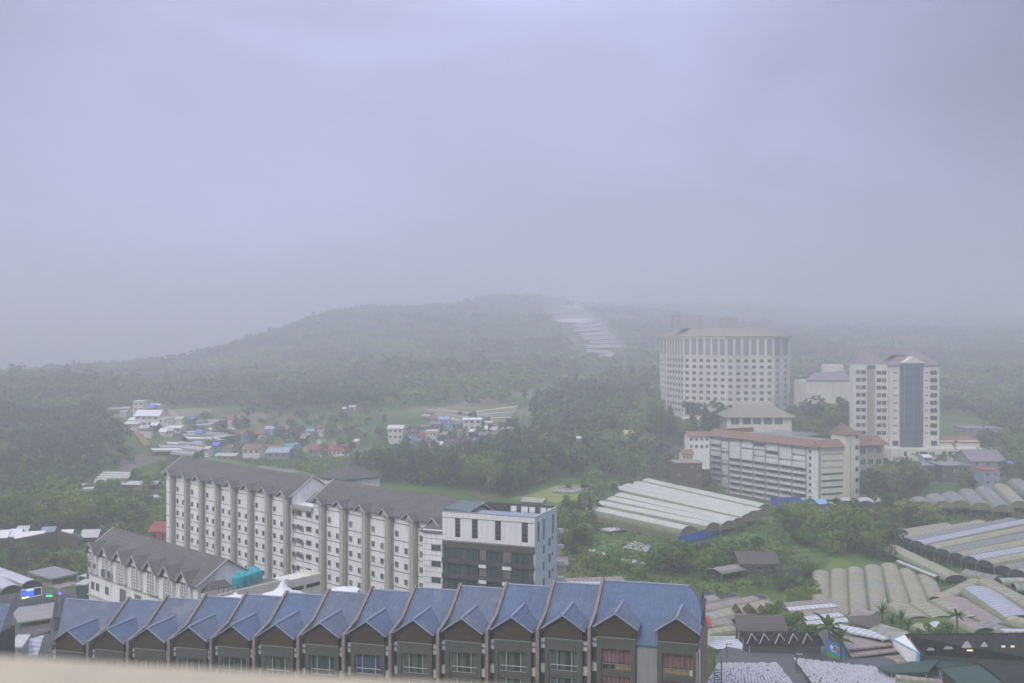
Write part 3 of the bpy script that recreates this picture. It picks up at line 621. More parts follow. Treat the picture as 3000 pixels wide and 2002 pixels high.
# ------------------------------------------------------------------ low gabled hall left of the hotel
FB = Fr(-85.0, 205.0, 0.72, -0.694); ZB = -41.35; BB = -58
hall = thing('gabled_hall', 'low white hall with a long grey-brown roof, seven small gables and arched lattice windows', 'building', FB.p(21, -5, BB))
b = MB(); b.box(FB, 0, 43, -11, -.3, BB + 5.6, ZB); b.prism(FB, [(-.3, ZB), (-5.6, ZB + 3.2), (-11, ZB)], 0, 43)
b.box(FB, 0, 43, -11, -4.0, BB, BB + 5.6)
for k in range(8): b.box(FB, 6.14 * k - (.0 if k == 0 else .2), 6.14 * k + .2 if k < 7 else 43.0, -.8, -.3, BB, BB + 5.6)
b.build('wall', M['white_wall'], hall)
b = MB(); gable_roof(b, FB, .3, 42.9, -11, -.3, ZB, 3.4, .8, .2); rf = b.build('roof', M['shingle'], hall)
for s_ in (-.55, 43.75):
    b = MB(); b.tube(FB.p(s_, .5, ZB - .55), FB.p(s_, -5.65, ZB + 3.42), .12, 5); b.tube(FB.p(s_, -11.8, ZB - .55), FB.p(s_, -5.65, ZB + 3.42), .12, 5)
    b.build('verge_board', M['verge'], rf)
for k in range(7):
    c = 2.75 + 6.15 * k
    b = MB(); b.prismd(FB, [(c - 1.75, ZB - 4.6), (c + 1.75, ZB - 4.6), (c + 1.75, ZB - .35), (c, ZB + 1.35), (c - 1.75, ZB - .35)], .35, -3.0); g = b.build('gable', M['white_wall'], hall)
    b = MB(); zp = ZB + 1.55; zo = ZB - .6
    b.slab([FB.p(c, .95, zp), FB.p(c, -3.0, zp), FB.p(c - 2.15, .2, zo), FB.p(c - 2.15, .95, zo)], .12)
    b.slab([FB.p(c, .95, zp), FB.p(c + 2.15, .95, zo), FB.p(c + 2.15, .2, zo), FB.p(c, -3.0, zp)], .12); b.build('gable_roof', M['shingle'], g)
    b = MB()
    for sg in (-1, 1): b.tube(FB.p(c, 1.0, zp), FB.p(c + sg * 2.15, 1.0, zo), .08, 5)
    b.build('gable_verge', M['verge'], g)
    b = MB()                                   # lattice with a round head
    for i_ in range(5):
        x = c - 1.3 + .65 * i_; zt = ZB - 1.75 + math.sqrt(max(0, 1.69 - (x - c) ** 2)) * .9
        b.box(FB, x - .035, x + .035, .352, .42, ZB - 4.6, zt)
    for j in range(6): b.box(FB, c - 1.3, c + 1.3, .354, .41, ZB - 4.6 + .55 * j, ZB - 4.54 + .55 * j)
    aa = [(c + 1.3 * math.cos(t_), ZB - 1.75 + 1.17 * math.sin(t_)) for t_ in np.linspace(0, math.pi, 9)]
    b.path([FB.p(x, .40, z) for x, z in aa], .05); b.path([FB.p(c + (x - c) * .5, .40, ZB - 1.75 + (z - ZB + 1.75) * .5) for x, z in aa], .035)
    b.build('arched_lattice', M['line'], g)
b = MB(); b.box(FB, 0, 43, -.3, -.12, ZB - 5.2, ZB - 4.9); b.box(FB, 0, 43, -.3, .0, ZB - 9.4, ZB - 9.0); b.build('string_course', M['verge'], hall)
windows(hall, FB, [(1.9, -.3, ZB - 7.2, 1.3, 1.5), (4.1, -.3, ZB - 7.2, 1.3, 1.5), (8.2, -.3, ZB - 7.2, 1.4, 1.5)] + [(c, -.3, ZB - 7.1, 2.4, 2.6) for c in np.arange(15.0, 42, 6.15)] +
        [(1.8, .36, ZB - 2.9, 1.1, .9), (4.0, .36, ZB - 2.9, 1.1, .9), (7.9, .36, ZB - 3.7, 1.4, 1.5), (10.3, .36, ZB - 3.7, 1.4, 1.5)], fm='greyframe', gl='glass_green', nm=2)
FBs = FB.turn(43, -.3)
for a, d0_, zz, w_ in ((1.0, 2.6, ZB - 1.2, 4.2), (.2, 6.0, ZB - 3.6, 4.6)):
    b = MB(); b.box(FBs, a, a + w_, 0.0, d0_, BB, zz); b.build('porch', M['plain_grey'], hall)
    b = MB(); gable_roof(b, FBs, a, a + w_, 0, d0_, zz, 1.3, .4, .15, 0, 1.2); b.build('porch_roof', M['shingle'], hall)

# ------------------------------------------------------------------ beige annex with the water tanks
FN = Fr(-45.4, 162.5, 12.5, 15.5); ZN = -40.4
an = thing('annex', 'beige flat-roofed annex with teal water tanks between the gabled hall and the hotel', 'building', FN.p(10, -2, -60))
b = MB(); b.box(FN, -1.5, 12.2, -4.5, 0, -60, ZN); b.box(FN, 12.2, 20, -6, -.4, -60, ZN - .5); b.build('wall', M['cream_wall'], an)
b = MB(); b.box(FN, -1.5, 12.2, -.22, .02, ZN, ZN + .55); b.box(FN, 12.25, 20.0, -.62, -.38, ZN - .5, ZN + .1); b.box(FN, 19.8, 20.02, -6, -.63, ZN - .5, ZN + .1); b.build('parapet', M['cream_wall'], an)
b = MB(); b.box(FN, -1.4, 12.1, -4.4, -.25, ZN + .003, ZN + .06); b.build('roof_deck', M['party'], an)
b = MB(); b.box(FN, 4.2, 11.3, .0, .08, ZN - 2.6, ZN - 1.4); b.build('window_band', M['glass_green'], an)
for a_ in (12.9, 16.6): b = MB(); b.box(FN, a_, a_ + 3.0, -.4, -.32, ZN - 1.9, ZN - 1.3); b.build('window_band', M['glass'], an)
b = MB(); b.box(FN, 11.5, 12.25, .0, .3, -60, ZN + .6); b.build('pier', M['white_wall'], an)
b = MB()
for q in range(5): b.tube(FN.p(-1.3 + q * .9, -.1, ZN + .55), FN.p(-1.3 + q * .9, -.1, ZN + 1.4), .05, 4)
b.tube(FN.p(-1.4, -.1, ZN + 1.4), FN.p(2.4, -.1, ZN + 1.4), .05, 4); b.build('railing', M['dark_grey'], an)
for k in range(6):
    pxy = [(697, 1697), (716, 1700), (707, 1695), (735, 1690), (752, 1686), (744, 1683)][k]
    Y = (168.2, 169.6, 171.6, 171.2, 172.6, 174.4)[k]; base = ZN + .06; x = (pxy[0] - 1500) / 3000 * Y
    b = MB(); fr_ = Fr(x, Y, 1, 0); pr = [(0.0, 0), (.98, 0), (.98, .08), (1.02, .3), (.98, .6), (1.03, .9), (.98, 1.2), (1.02, 1.5), (.95, 1.75), (.35, 1.98), (.3, 2.1), (0.0, 2.1)]
    for (r0, z0), (r1, z1) in zip(pr[:-1], pr[1:]):
        for a in range(14):
            t0, t1 = a * math.pi / 7, (a + 1) * math.pi / 7
            q = [(x + r0 * math.cos(t0), Y + r0 * math.sin(t0), base + z0), (x + r0 * math.cos(t1), Y + r0 * math.sin(t1), base + z0),
                 (x + r1 * math.cos(t1), Y + r1 * math.sin(t1), base + z1), (x + r1 * math.cos(t0), Y + r1 * math.sin(t0), base + z1)]
            q = [q[0]] + [p for p in q[1:] if (Vector(p) - Vector(q[0])).length > 1e-4]
            if len(q) > 2: b.poly(q)
    o = b.build('water_tank', M['teal'], None, True, org=(x, Y, base)); tag(o, 'teal water tank on the beige annex roof, %s' % ('left cluster, front left', 'left cluster, front right', 'left cluster, rear', 'right cluster, front left', 'right cluster, front right', 'right cluster, rear')[k], 'water tank', 'teal water tanks')
# white peaked tents beside the annex
for k, (px, py, zb, rad, hgt, lb) in enumerate([(828, 1746, -39.6, 3.8, 2.5, 'tall white peaked canopy beside the beige annex'), (690, 1752, -40.2, 2.4, .9, 'low white canopy at the foot of the beige annex'),
                                              (1010, 1728, -39.6, 2.4, .5, 'flat white canopy against the hotel foot')]):
    x, Y, _ = PZ(px, py, zb); b = MB()
    for a in range(8):
        t0, t1 = a * math.pi / 4 + .3, (a + 1) * math.pi / 4 + .3
        for (r0, z0), (r1, z1) in (((1, 0), (.5, .22)), ((.5, .22), (.2, .55)), ((.2, .55), (.02, 1))):
            b.poly([(x + rad * r0 * math.cos(t0), Y + rad * r0 * math.sin(t0), zb + z0 * hgt), (x + rad * r0 * math.cos(t1), Y + rad * r0 * math.sin(t1), zb + z0 * hgt),
                    (x + rad * r1 * math.cos(t1), Y + rad * r1 * math.sin(t1), zb + z1 * hgt), (x + rad * r1 * math.cos(t0), Y + rad * r1 * math.sin(t0), zb + z1 * hgt)])
    r = thing('canopy', lb, 'canopy', (x, Y, zb - 12)); b.build('canopy_cover', M['tarp'], r)
    b = MB()
    for a in range(4): t0 = a * math.pi / 2 + .3; b.tube((x + rad * .95 * math.cos(t0), Y + rad * .95 * math.sin(t0), zb), (x + rad * .95 * math.cos(t0), Y + rad * .95 * math.sin(t0), zb - 12), .08)
    b.build('canopy_post', M['steel'], r)

# ------------------------------------------------------------------ right side: curved hotel tower
M.update(
 sign_blue=mat('blue_hoarding', (0.045, 0.12, 0.40), 0.6, 0.15, 0.3),
 orange_roof=mat('faded_orange_roof', (0.27, 0.235, 0.19), 0.85, 0.15, 0.1),
 purple_roof=mat('faded_purple_roof', (0.22, 0.19, 0.22), 0.85, 0.15, 0.1),
 curtain_wall=mat('dark_blue_curtain_wall', (0.085, 0.11, 0.15), 0.3, 0.15, 0.3, stripe=(1, 3.4, 0.01, 0.25), spec=0.5),
 tan_recess=mat('tan_recess_wall', (0.36, 0.35, 0.30), 0.9, 0.08, 0.2),
 film=mat('milky_greenhouse_film', (0.58, 0.62, 0.52), 0.5, 0.12, 0.12, stripe=(0, 1.6, 0.03, 0.12), trans=0.15, spec=0.4),
 plant_room=mat('grey_plant_room_render', (0.34, 0.34, 0.37), 0.9, 0.2, 0.3, streak=True),
 bag=mat('greyish_white_grow_bags', (0.50, 0.51, 0.55), 0.7, 0.3, 2.0),
 film_gutter=mat('greenish_painted_shade_film', (0.20, 0.22, 0.13), 0.7, 0.35, 0.5),  # shade between the barrels, painted in as a dark olive film
 film_old=mat('yellowed_greenhouse_film', (0.44, 0.41, 0.28), 0.6, 0.22, 0.3, stripe=(0, 2.0, 0.06, 0.26), trans=0.2, spec=0.35, patch=(0.12, (0.40, 0.41, 0.36), 0.56)),
 film_blue=mat('fresh_bluish_greenhouse_film', (0.52, 0.54, 0.63), 0.5, 0.14, 0.4, stripe=(0, 1.6, 0.05, 0.3), trans=0.2, spec=0.5),
 film_grey=mat('grey_ribbed_greenhouse_film', (0.32, 0.33, 0.34), 0.6, 0.2, 0.4, stripe=(0, 1.7, 0.08, 0.35), trans=0.2, spec=0.4),
 film_pink=mat('pinkish_rusty_sheet', (0.33, 0.27, 0.26), 0.8, 0.25, 0.6, stripe=(0, 1.1, 0.05, 0.25)),
 film_white=mat('white_roof_sheet', (0.58, 0.59, 0.64), 0.6, 0.14, 0.6, stripe=(0, 1.0, 0.05, 0.30)),
 net_side=mat('greenish_side_netting', (0.20, 0.20, 0.095), 0.9, 0.3, 0.5, streak=True, trans=0.1),
 brown_sheet=mat('brown_grey_roof_sheet', (0.115, 0.10, 0.09), 0.85, 0.2, 0.4, stripe=(0, 0.6, 0.04, 0.15)),
 dark_sheet=mat('very_dark_roof', (0.028, 0.026, 0.026), 0.8, 0.3, 0.4, stripe=(0, 0.8, 0.04, 0.2)),
 green_sheet=mat('dark_green_roof_sheet', (0.045, 0.085, 0.075), 0.7, 0.2, 0.4, stripe=(0, 0.5, 0.03, 0.15)),
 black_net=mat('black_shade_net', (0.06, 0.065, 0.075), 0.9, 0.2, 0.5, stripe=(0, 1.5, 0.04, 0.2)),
 brown_wall=mat('brown_timber_boards', (0.12, 0.085, 0.06), 0.95, 0.3, 0.8, stripe=(0, 0.6, 0.02, 0.4)),
 yellow=mat('yellow_painted_roof', (0.55, 0.40, 0.05), 0.8, 0.2, 0.3),
 blue_tarp=mat('bright_blue_tarpaulin', (0.05, 0.20, 0.60), 0.6, 0.2, 0.3),
 lightblue=mat('light_blue_paint', (0.20, 0.42, 0.62), 0.7, 0.15, 0.3),
 track=mat('pale_earth_track', (0.30, 0.27, 0.20), 1, 0.2, 0.3),
 asphalt=mat('worn_asphalt', (0.11, 0.11, 0.12), 0.95, 0.15, 0.5),
 soil=mat('bare_orange_soil', (0.30, 0.17, 0.09), 1, 0.25, 0.3),
 crop=mat('vegetable_beds', (0.09, 0.17, 0.05), 1, 0.2, 0.3, stripe=(1, 2.2, 0.15, 0.35)),
)
def poly_tower(name, label, pts, zb, zt):
    r = thing(name, label, 'tower', ((pts[0][0] + pts[-1][0]) / 2, (pts[0][1] + pts[-1][1]) / 2 + 6, zb)); return r
ptt = [PY(px, 1001, Y)[:2] for px, Y in ((1936, 578), (1954, 556), (2003, 530), (2128, 515), (2266, 515), (2312, 532))]
ZC = 2.6; ZG = -44
ct = poly_tower('hotel_tower', 'wide curved cream hotel tower with a faded orange roof on the misty hillside', ptt, ZG, ZC)
bk = [(ptt[-1][0] + 3, ptt[-1][1] + 26), (ptt[3][0], ptt[3][1] + 34), (ptt[0][0] + 4, ptt[0][1] + 16)]
allp = ptt + bk
def poly_extrude(b, pts, z0, z1, m=0):
    lo = [(x, y, z0) for x, y in pts]; hi = [(x, y, z1) for x, y in pts]; n = len(pts)
    b.poly(lo[::-1], m); b.poly(hi, m)
    for i in range(n): b.poly([lo[i], lo[(i + 1) % n], hi[(i + 1) % n], hi[i]], m)
b = MB(); poly_extrude(b, allp, ZG, ZC); b.build('wall', M['tower_wall'], ct)
b = MB(); cxy = (sum(p[0] for p in allp) / 9, sum(p[1] for p in allp) / 9)
def grow(p, k): return (cxy[0] + (p[0] - cxy[0]) * k, cxy[1] + (p[1] - cxy[1]) * k)
ov = [grow(p, 1.035) for p in allp]; inn = [grow(p, .72) for p in allp]
for i in range(9):
    j = (i + 1) % 9; b.slab([(*ov[i], ZC + .1), (*ov[j], ZC + .1), (*inn[j], ZC + 4.4), (*inn[i], ZC + 4.4)], .4)
b.poly([(*p, ZC + 4.35) for p in inn]); b.build('roof', M['orange_roof'], ct)
for px0, px1, zt in ((1972, 2060, ZC + 11.2), (2116, 2162, ZC + 10.2)):
    f_ = Fr(*PY(px0, 0, 538)[:2], 1, 0); b = MB(); b.box(f_, 0, (px1 - px0) / 3000 * 538, -7, 0, ZC + 4.36, zt); b.build('plant_room', M['plant_room'], ct)
facets = []
for i in range(5):
    a, c = ptt[i], ptt[i + 1]; facets.append((Fr(a[0], a[1], c[0] - a[0], c[1] - a[1]), math.dist(a, c)))
wl = []; b = MB(); b2 = MB()
ncol = [2, 6, 6, 6, 2]
for (f_, ln), n_c in zip(facets, ncol):
    pw = ln / n_c
    for i in range(n_c + 1):
        x0 = max(0, i * pw - .55); x1 = min(ln, i * pw + .55); b.box(f_, x0, x1, .0, .5 if n_c == 6 else .45, ZC - 29.3 if n_c < 3 else ZC - 10.2, ZC - .1)
    b.box(f_, 0, ln, .0, .7, ZC - 1.0, ZC - .2)
    for i in range(n_c):
        c = (i + .5) * pw; wd = min(pw * .52, 2.6)
        b2.box(f_, c - pw * .33, c + pw * .33, .002, .12, ZC - 9.6, ZC - 1.5)
        for j in range(9): wl.append((c, .0, ZC - 12.3 - 3.22 * j - (.3 if j > 6 else 0), wd, 1.6, f_))
        b.box(f_, i * pw, (i + 1) * pw, .0, .22, ZC - 10.6, ZC - 10.1)
    for j in range(9): b.box(f_, 0, ln, .0, .14, ZC - 14.2 - 3.22 * j, ZC - 14.0 - 3.22 * j)
b.build('pilaster_and_bands', M['tower_wall'], ct); bp = b2.build('tall_recess_windows', M['plain_grey'], ct); bp['kind'] = 'stuff'
windows(ct, facets[0][0], wl, 100, fm='plain_grey')
f_ = facets[2][0]; b = MB(); b.box(f_, 2, 15.5, .0, 9, ZG, ZC - 41.5); b.box(f_, -6, 17, .0, 11, ZC - 44, ZC - 43.2) if False else None
b.build('podium', M['cream_wall'], ct)
b = MB(); b.box(f_, 3, 14, 9.0, 9.1, ZC - 45.4, ZC - 42.6); b.build('podium_glazing', M['glass_green'], ct)
b = MB(); b.box(f_, 1.2, 14.8, .5, .8, ZC - 40.3, ZC - 37.2); b.build('lobby_glazing', M['glass_green'], ct)

# ------------------------------------------------------------------ second tower with dark curtain wall
def c5(x, y): return (2300 + x / 3.136, 900 + y / 3.136)
Y2 = 440.0; f2 = Fr(PY(c5(630, 0)[0], 0, Y2)[0], Y2, 1, 0.04); K2 = Y2 / 3000 / 3.136    # metres per crop pixel
S = lambda x: (x - 630) * K2
Z = lambda y: -(900 + y / 3.136 - 1001) / 3000 * Y2
t2 = thing('apartment_tower', 'slim cream apartment tower with a central dark glass bay and purple-grey pitched roof', 'tower', f2.p(18, 0, Z(1400)))
b = MB(); zb = Z(1420)
b.box(f2, S(630), S(755), -5, 0, zb, Z(530)); b.box(f2, S(835), S(955), -14, .0, zb, Z(530)); b.box(f2, S(955), S(1045), -12, 1.6, zb, Z(525))
b.box(f2, S(1265), S(1416), -12, 1.6, zb, Z(530)); b.build('wall', M['tower_wall'], t2)
b = MB(); b.box(f2, S(755) + .002, S(835) - .002, -14, -1.5, zb, Z(480)); b.build('recess_wall', M['tan_recess'], t2)
b = MB(); cx = (S(1045) + S(1265)) / 2; rx = (S(1265) - S(1045)) / 2; pp = [(cx - rx * math.cos(a), 1.0 + 2.6 * math.sin(a)) for a in np.linspace(0, math.pi, 9)]
P3 = [f2.p(s, d, 0)[:2] for s, d in pp] + [f2.p(cx + rx, -10, 0)[:2], f2.p(cx - rx, -10, 0)[:2]]
poly_extrude(b, P3, zb, Z(515)); b.build('curtain_wall', M['curtain_wall'], t2)
b = MB()
for s_, d in (pp[4], pp[2], pp[6]): b.box(f2, s_ - .12, s_ + .12, d - .4, d + .12, zb + 14, Z(520))
b.build('mullion', M['plain_grey'], t2)
b = MB()
gable_roof(b, f2, S(650), S(950), -12, -1, Z(525), 5.2, .7, .3, 0, 5.5); gable_roof(b, f2, S(955), S(1410), -12, 1.5, Z(520), 6.0, .7, .3, 0, 9.0)
b.build('roof', M['purple_roof'], t2)
b = MB(); ap = f2.p(S(1050), -5, Z(345)); q4 = [f2.p(S(1050) + a * 3.4, -5 + c * 3.4, Z(440)) for a, c in ((-1, 1), (1, 1), (1, -1), (-1, -1))]
for i in range(4): b.slab([q4[i], q4[(i + 1) % 4], ap], .2)
b.tube(ap, (ap[0], ap[1], ap[2] + 2), .15); b.build('spire_roof', M['purple_roof'], t2)
b = MB(); b.prismd(f2, [(S(1050), Z(515)), (S(1270), Z(515)), (S(1160), Z(455))], 3.4, -2); b.build('front_gable', M['tower_wall'], t2)
wl = []
for j in range(9):
    y = 603 + 69.3 * j
    for x in (672, 722): wl.append((S(x), 0, Z(y - 5), 4.4 * 1.0 if False else 1.9, 1.7))
    for x in (866, 914): wl.append((S(x), 0, Z(y), 1.9, 1.7))
    wl.append((S(1002), 1.6, Z(y), 1.6, .5)); wl.append((S(1295), 1.6, Z(y), 1.5, .5)); wl.append((S(1362), 1.6, Z(y), 3.0, 1.9))
windows(t2, f2, wl, 100, fm='plain_grey')
b = MB(); b.box(f2, S(900), S(1790), 1.61, 9, zb, Z(1285)); b.box(f2, S(1420), S(1790), -8, 1.6, zb, Z(1230)); b.build('podium', M['cream_wall'], t2)
b = MB(); b.slab([f2.p(S(1418), 2.2, Z(1240)), f2.p(S(1795), 2.2, Z(1240)), f2.p(S(1795), -8, Z(1200)), f2.p(S(1418), -8, Z(1200))], .3); b.build('podium_roof', M['terracotta'], t2)
windows(t2, f2, [(S(x), 9, Z(1330), w, 2.0) for x, w in ((1198, 3.4), (1030, 1.2), (1140, 1.2), (1255, .9), (1285, .9), (1385, 2.0), (1440, 2.0), (1560, .9), (1583, .9), (1610, .9), (1638, .9), (1750, 2.2))], fm='plain_grey', gl='glass_green')
b = MB(); b.path([f2.p(S(x), 9.06, Z(y)) for x, y in ((1090, 1330), (1150, 1340), (1230, 1372), (1330, 1340), (1420, 1366), (1520, 1342), (1620, 1372), (1700, 1348), (1780, 1362))], .3, 4)
b.build('painted_wave', M['band_yellow'], t2)
windows(t2, f2, [(S(x), 1.6, Z(1250), 2.6, 2.2) for x in (1005, 1365)], fm='plain_grey')

# low white hall behind the tower
f3 = Fr(*PY(2362, 0, 500)[:2], 1, 0.05); z3 = lambda y: -(y - 1001) / 3000 * 500
hl = thing('white_hall', 'long low white hall between the curved tower and the slim tower', 'building', f3.p(8, -5, z3(1160)))
b = MB(); b.box(f3, 0, 22, -18, 0, -62, z3(1116)); b.build('wall', M['tower_wall'], hl)
b = MB(); b.slab([f3.p(-.4, .5, z3(1114)), f3.p(22.4, .5, z3(1114)), f3.p(22.4, -10, z3(1088)), f3.p(7, -10, z3(1096))], .4); b.build('roof', M['purple_roof'], hl)
b = MB(); b.box(f3, 14, 22.2, -18, -10.2, z3(1110), z3(1070)); b.build('upper_storey', M['tower_wall'], hl)

# ------------------------------------------------------------------ the balconied block with terracotta eaves
def c1r(x, y): return (2030 + x / 4.9, 1180 + y / 4.9)
def c2r(x, y): return (2330 + x / 4.9, 1180 + y / 4.9)
ZR = -38.2
pl = PZ(*c1r(250, 455), ZR); pc = PZ(*c2r(350, 632), ZR)
FC = Fr(pl[0], pl[1], pc[0] - pl[0], pc[1] - pl[1]); LC = math.dist(pl[:2], pc[:2])
print('block', pl, pc, LC)
def sC(px, d=0):      # s on the facade for a photo column
    k = (px - CX) / F; P0 = FC.p(0, d, 0); return (k * P0[1] - P0[0]) / (FC.ux - k * FC.uy)
cb = thing('flats', 'eight-storey white balconied block with terracotta tiled eaves below the curved tower', 'building', FC.p(LC / 2, -8, -62))
zbC = -62.0; DC = 24.0
b = MB(); b.box(FC, 0, LC, -DC, -1.4, zbC, ZR); b.build('wall', M['white_wall'], cb)
cols = [c1r(x, 0)[0] for x in (248, 410, 520, 690, 868, 1042, 1235, 1425)] + [c2r(x, 0)[0] for x in (160, 350)]
sc = [sC(p) for p in cols]; sc[0] = .15; sc[-1] = LC - .15
FH = 2.42
b = MB()
for s_ in sc: b.box(FC, s_ - .22, s_ + .22, -1.4, .25, zbC, ZR - .05)
b.build('column', M['plain_grey'], cb)
for j in range(9):
    z = ZR - 1.0 - FH * j
    b = MB(); b.box(FC, 0, LC, -1.4, .0, z - FH + .05, z - FH + .22)
    b.box(FC, 0, LC, -.08, .06, z - FH + .22, z - FH + .62); b.box(FC, 0, LC, -.06, .05, z - FH + .85, z - FH + .97); b.box(FC, .002, LC - .002, -.05, .02, z - .28, z - .003)
    b.build('balcony', M['white_wall'], cb)
rr_ = random.Random(5)
for k in range(9):
    a, c = sc[k] + .23, sc[k + 1] - .23
    for j in range(9):
        z = ZR - 1.0 - FH * j
        if k == 1:
            b = MB(); b.box(FC, a + .1, c - .1, -.02, .03, z - FH + (1.0 if (j % 2) else .1), z - .1 if (j % 2) else z - 1.2); b.build('stair_panel', M['white_wall'], cb); continue
        if k == 8:
            put(wmesh(1.3, 1.3, 'frame', 'glass', 0), 'window', cb, FC.p(a + 1.6, .08, z - 1.2), FC.ang)
            b = MB(); b.box(FC, a, c, -.02, .03, z - FH + .24, z - .3); b.build('end_bay_wall', M['white_wall'], cb); continue
        if j <= 2 and k not in (1, 8) and not (k == 5 and j == 1 or k == 0 and j == 1 or k == 4 and j == 0):
            b = MB(); b.box(FC, a + .02, c - .02, -.03, .03, z - FH + .22 + (0.0 if rr_.random() < .5 else .5), z - .3 - rr_.choice([0, .35, .5])); b.build('roller_blind', M['tarp'], cb)
        else:
            b = MB(); b.box(FC, a + .02, c - .02, -1.398, -1.3, z - FH + .24, z - .05); b.build('recessed_glazing', M['glass_green'] if rr_.random() < .5 else M['glass'], cb)
# right end: tan side wall, stair tower, red roofs
FCs = Fr(*FC.p(LC, 0, 0)[:2], .93, .35)
def sS(px): k = (px - CX) / F; return (k * FCs.y - FCs.x) / (FCs.ux - k * FCs.uy)
sa, sb_, sd, se_, sf = [sS(c2r(x, 0)[0]) for x in (375, 690, 890, 1160, 1280)]
b = MB(); b.box(FCs, .1, sb_, -14, 0, zbC, ZR - .2); b.build('end_wall', M['cream_wall'], cb)
for j in range(8):
    z = ZR - 2.2 - FH * 1.0 * j
    b = MB(); b.box(FCs, .8, sb_ - .2, .0, .10, z - 1.0, z - .35); b.build('window_strip', M['glass_green'] if j > 2 else M['tan_recess'], cb)
b = MB(); b.box(FCs, sb_ + .01, sd, -7, 1.2, zbC, ZR + 4.3); b.build('stair_tower', M['cream_wall'], cb)
for j in range(6): put(wmesh(1.3, 1.7, 'plain_grey', 'glass', 0), 'window', cb, FCs.p(sd - 1.2, 1.203, ZR + 3.3 - 4.0 * j - (0 if j else 0)), FCs.ang)
b = MB(); b.box(FCs, sb_ + (sd - sb_) * .33, sb_ + (sd - sb_) * .36, 1.2, 1.35, zbC, ZR + 4.2); b.build('stair_rib', M['stone'], cb)
b = MB(); m_ = (sb_ + sd) / 2
for q in ((FCs.p(sb_ - .7, 2, ZR + 4.0), FCs.p(m_, -3, ZR + 8.4), FCs.p(m_, -3, ZR + 8.4)),): pass
ap = FCs.p(sb_ + .8, -2, ZR + 8.2); e4 = [FCs.p(sb_ - .6, 1.9, ZR + 4.1), FCs.p(sd + .6, 1.9, ZR + 4.1), FCs.p(sd + .6, -7.6, ZR + 4.1), FCs.p(sb_ - .6, -7.6, ZR + 4.1)]
for i in range(4): b.slab([e4[i], e4[(i + 1) % 4], ap], .2)
b.build('stair_roof', M['terracotta'], cb)
b = MB(); b.box(FCs, sd + .01, se_ + 4, -12, -.6, zbC, ZR + .2); b.build('rear_wing', M['tan_recess'], cb)
windows(cb, FCs, [(sd + 3.0 + 3.6 * i, -.6, ZR - 2.5 - 4.0 * j, 2.6, 2.2) for i in range(3) for j in range(4)], fm='cream_wall', gl='glass_green')
b = MB(); E = 1.6; zt = ZR + 2.2
b.slab([FC.p(-.8, E, ZR - .25), FC.p(LC + .5, E, ZR - .25), FC.p(LC - 1, -2.4, zt), FC.p(-.8, -2.4, zt)], .25)
b.slab([FC.p(-.8, -DC - E, ZR - .25), FC.p(-.8, E, ZR - .25), FC.p(2, -2.4, zt), FC.p(2, -DC + 2, zt)], .25)
b.build('tiled_eave', M['terracotta'], cb)
b = MB(); b.slab([FCs.p(-.3, 1.2, ZR - .3), FCs.p(sb_ - .02, 1.2, ZR - .3), FCs.p(sb_ - .02, -2.6, zt), FCs.p(-1.0, -2.6, zt)], .25); b.build('tiled_eave', M['terracotta'], cb)
b = MB(); b.slab([FCs.p(sd + .02, .9, ZR - .1), FCs.p(se_ + 5.2, .9, ZR - .1), FCs.p(se_ + 3.0, -3, zt + 1), FCs.p(sd + .02, -3, zt + 1)], .25); b.build('tiled_eave', M['terracotta'], cb)
b = MB(); b.box(FC, 3, LC - 2, -DC + 2, -2.6, ZR + .003, ZR + .4); b.build('roof_deck', M['plain_grey'], cb)
b = MB()
for i in range(16): b.tube(FC.p(LC * .42 + i * 1.45, -3.4, zt + .2), FC.p(LC * .42 + i * 1.45, -13, zt + .9), .09, 4)
for d in (-3.4, -6.6, -9.8, -13): b.tube(FC.p(LC * .42, d, zt + .2 + (-3.4 - d) * .073), FC.p(LC * .42 + 22, d, zt + .2 + (-3.4 - d) * .073), .09, 4)
b.build('roof_trellis', M['steel'], cb)
# pavilion on the roof
pa = PZ(*c1r(510, 350), ZR + 1.2); f4 = Fr(pa[0], pa[1] + 2, 1, .02); w4 = (c1r(1440, 0)[0] - c1r(510, 0)[0]) / 3000 * pa[1]
pv_ = thing('pavilion', 'hip-roofed cream pavilion between the balconied block and the curved tower', 'pavilion', f4.p(w4 / 2, -5, zbC))
b = MB(); b.box(f4, 0, w4, -16, 0, zbC, ZR + 6.2); b.build('wall', M['cream_wall'], pv_)
b = MB(); gable_roof(b, f4, 0, w4, -16, 0, ZR + 6.2, 4.0, 1.6, .3, 0, 8.5); b.build('roof', M['orange_roof'], pv_)
windows(pv_, f4, [(w4 * k_, 0, ZR + 3.8, w4 * .13, 3.4) for k_ in (.12, .3, .46, .63, .80)], fm='cream_wall', gl='glass_green')
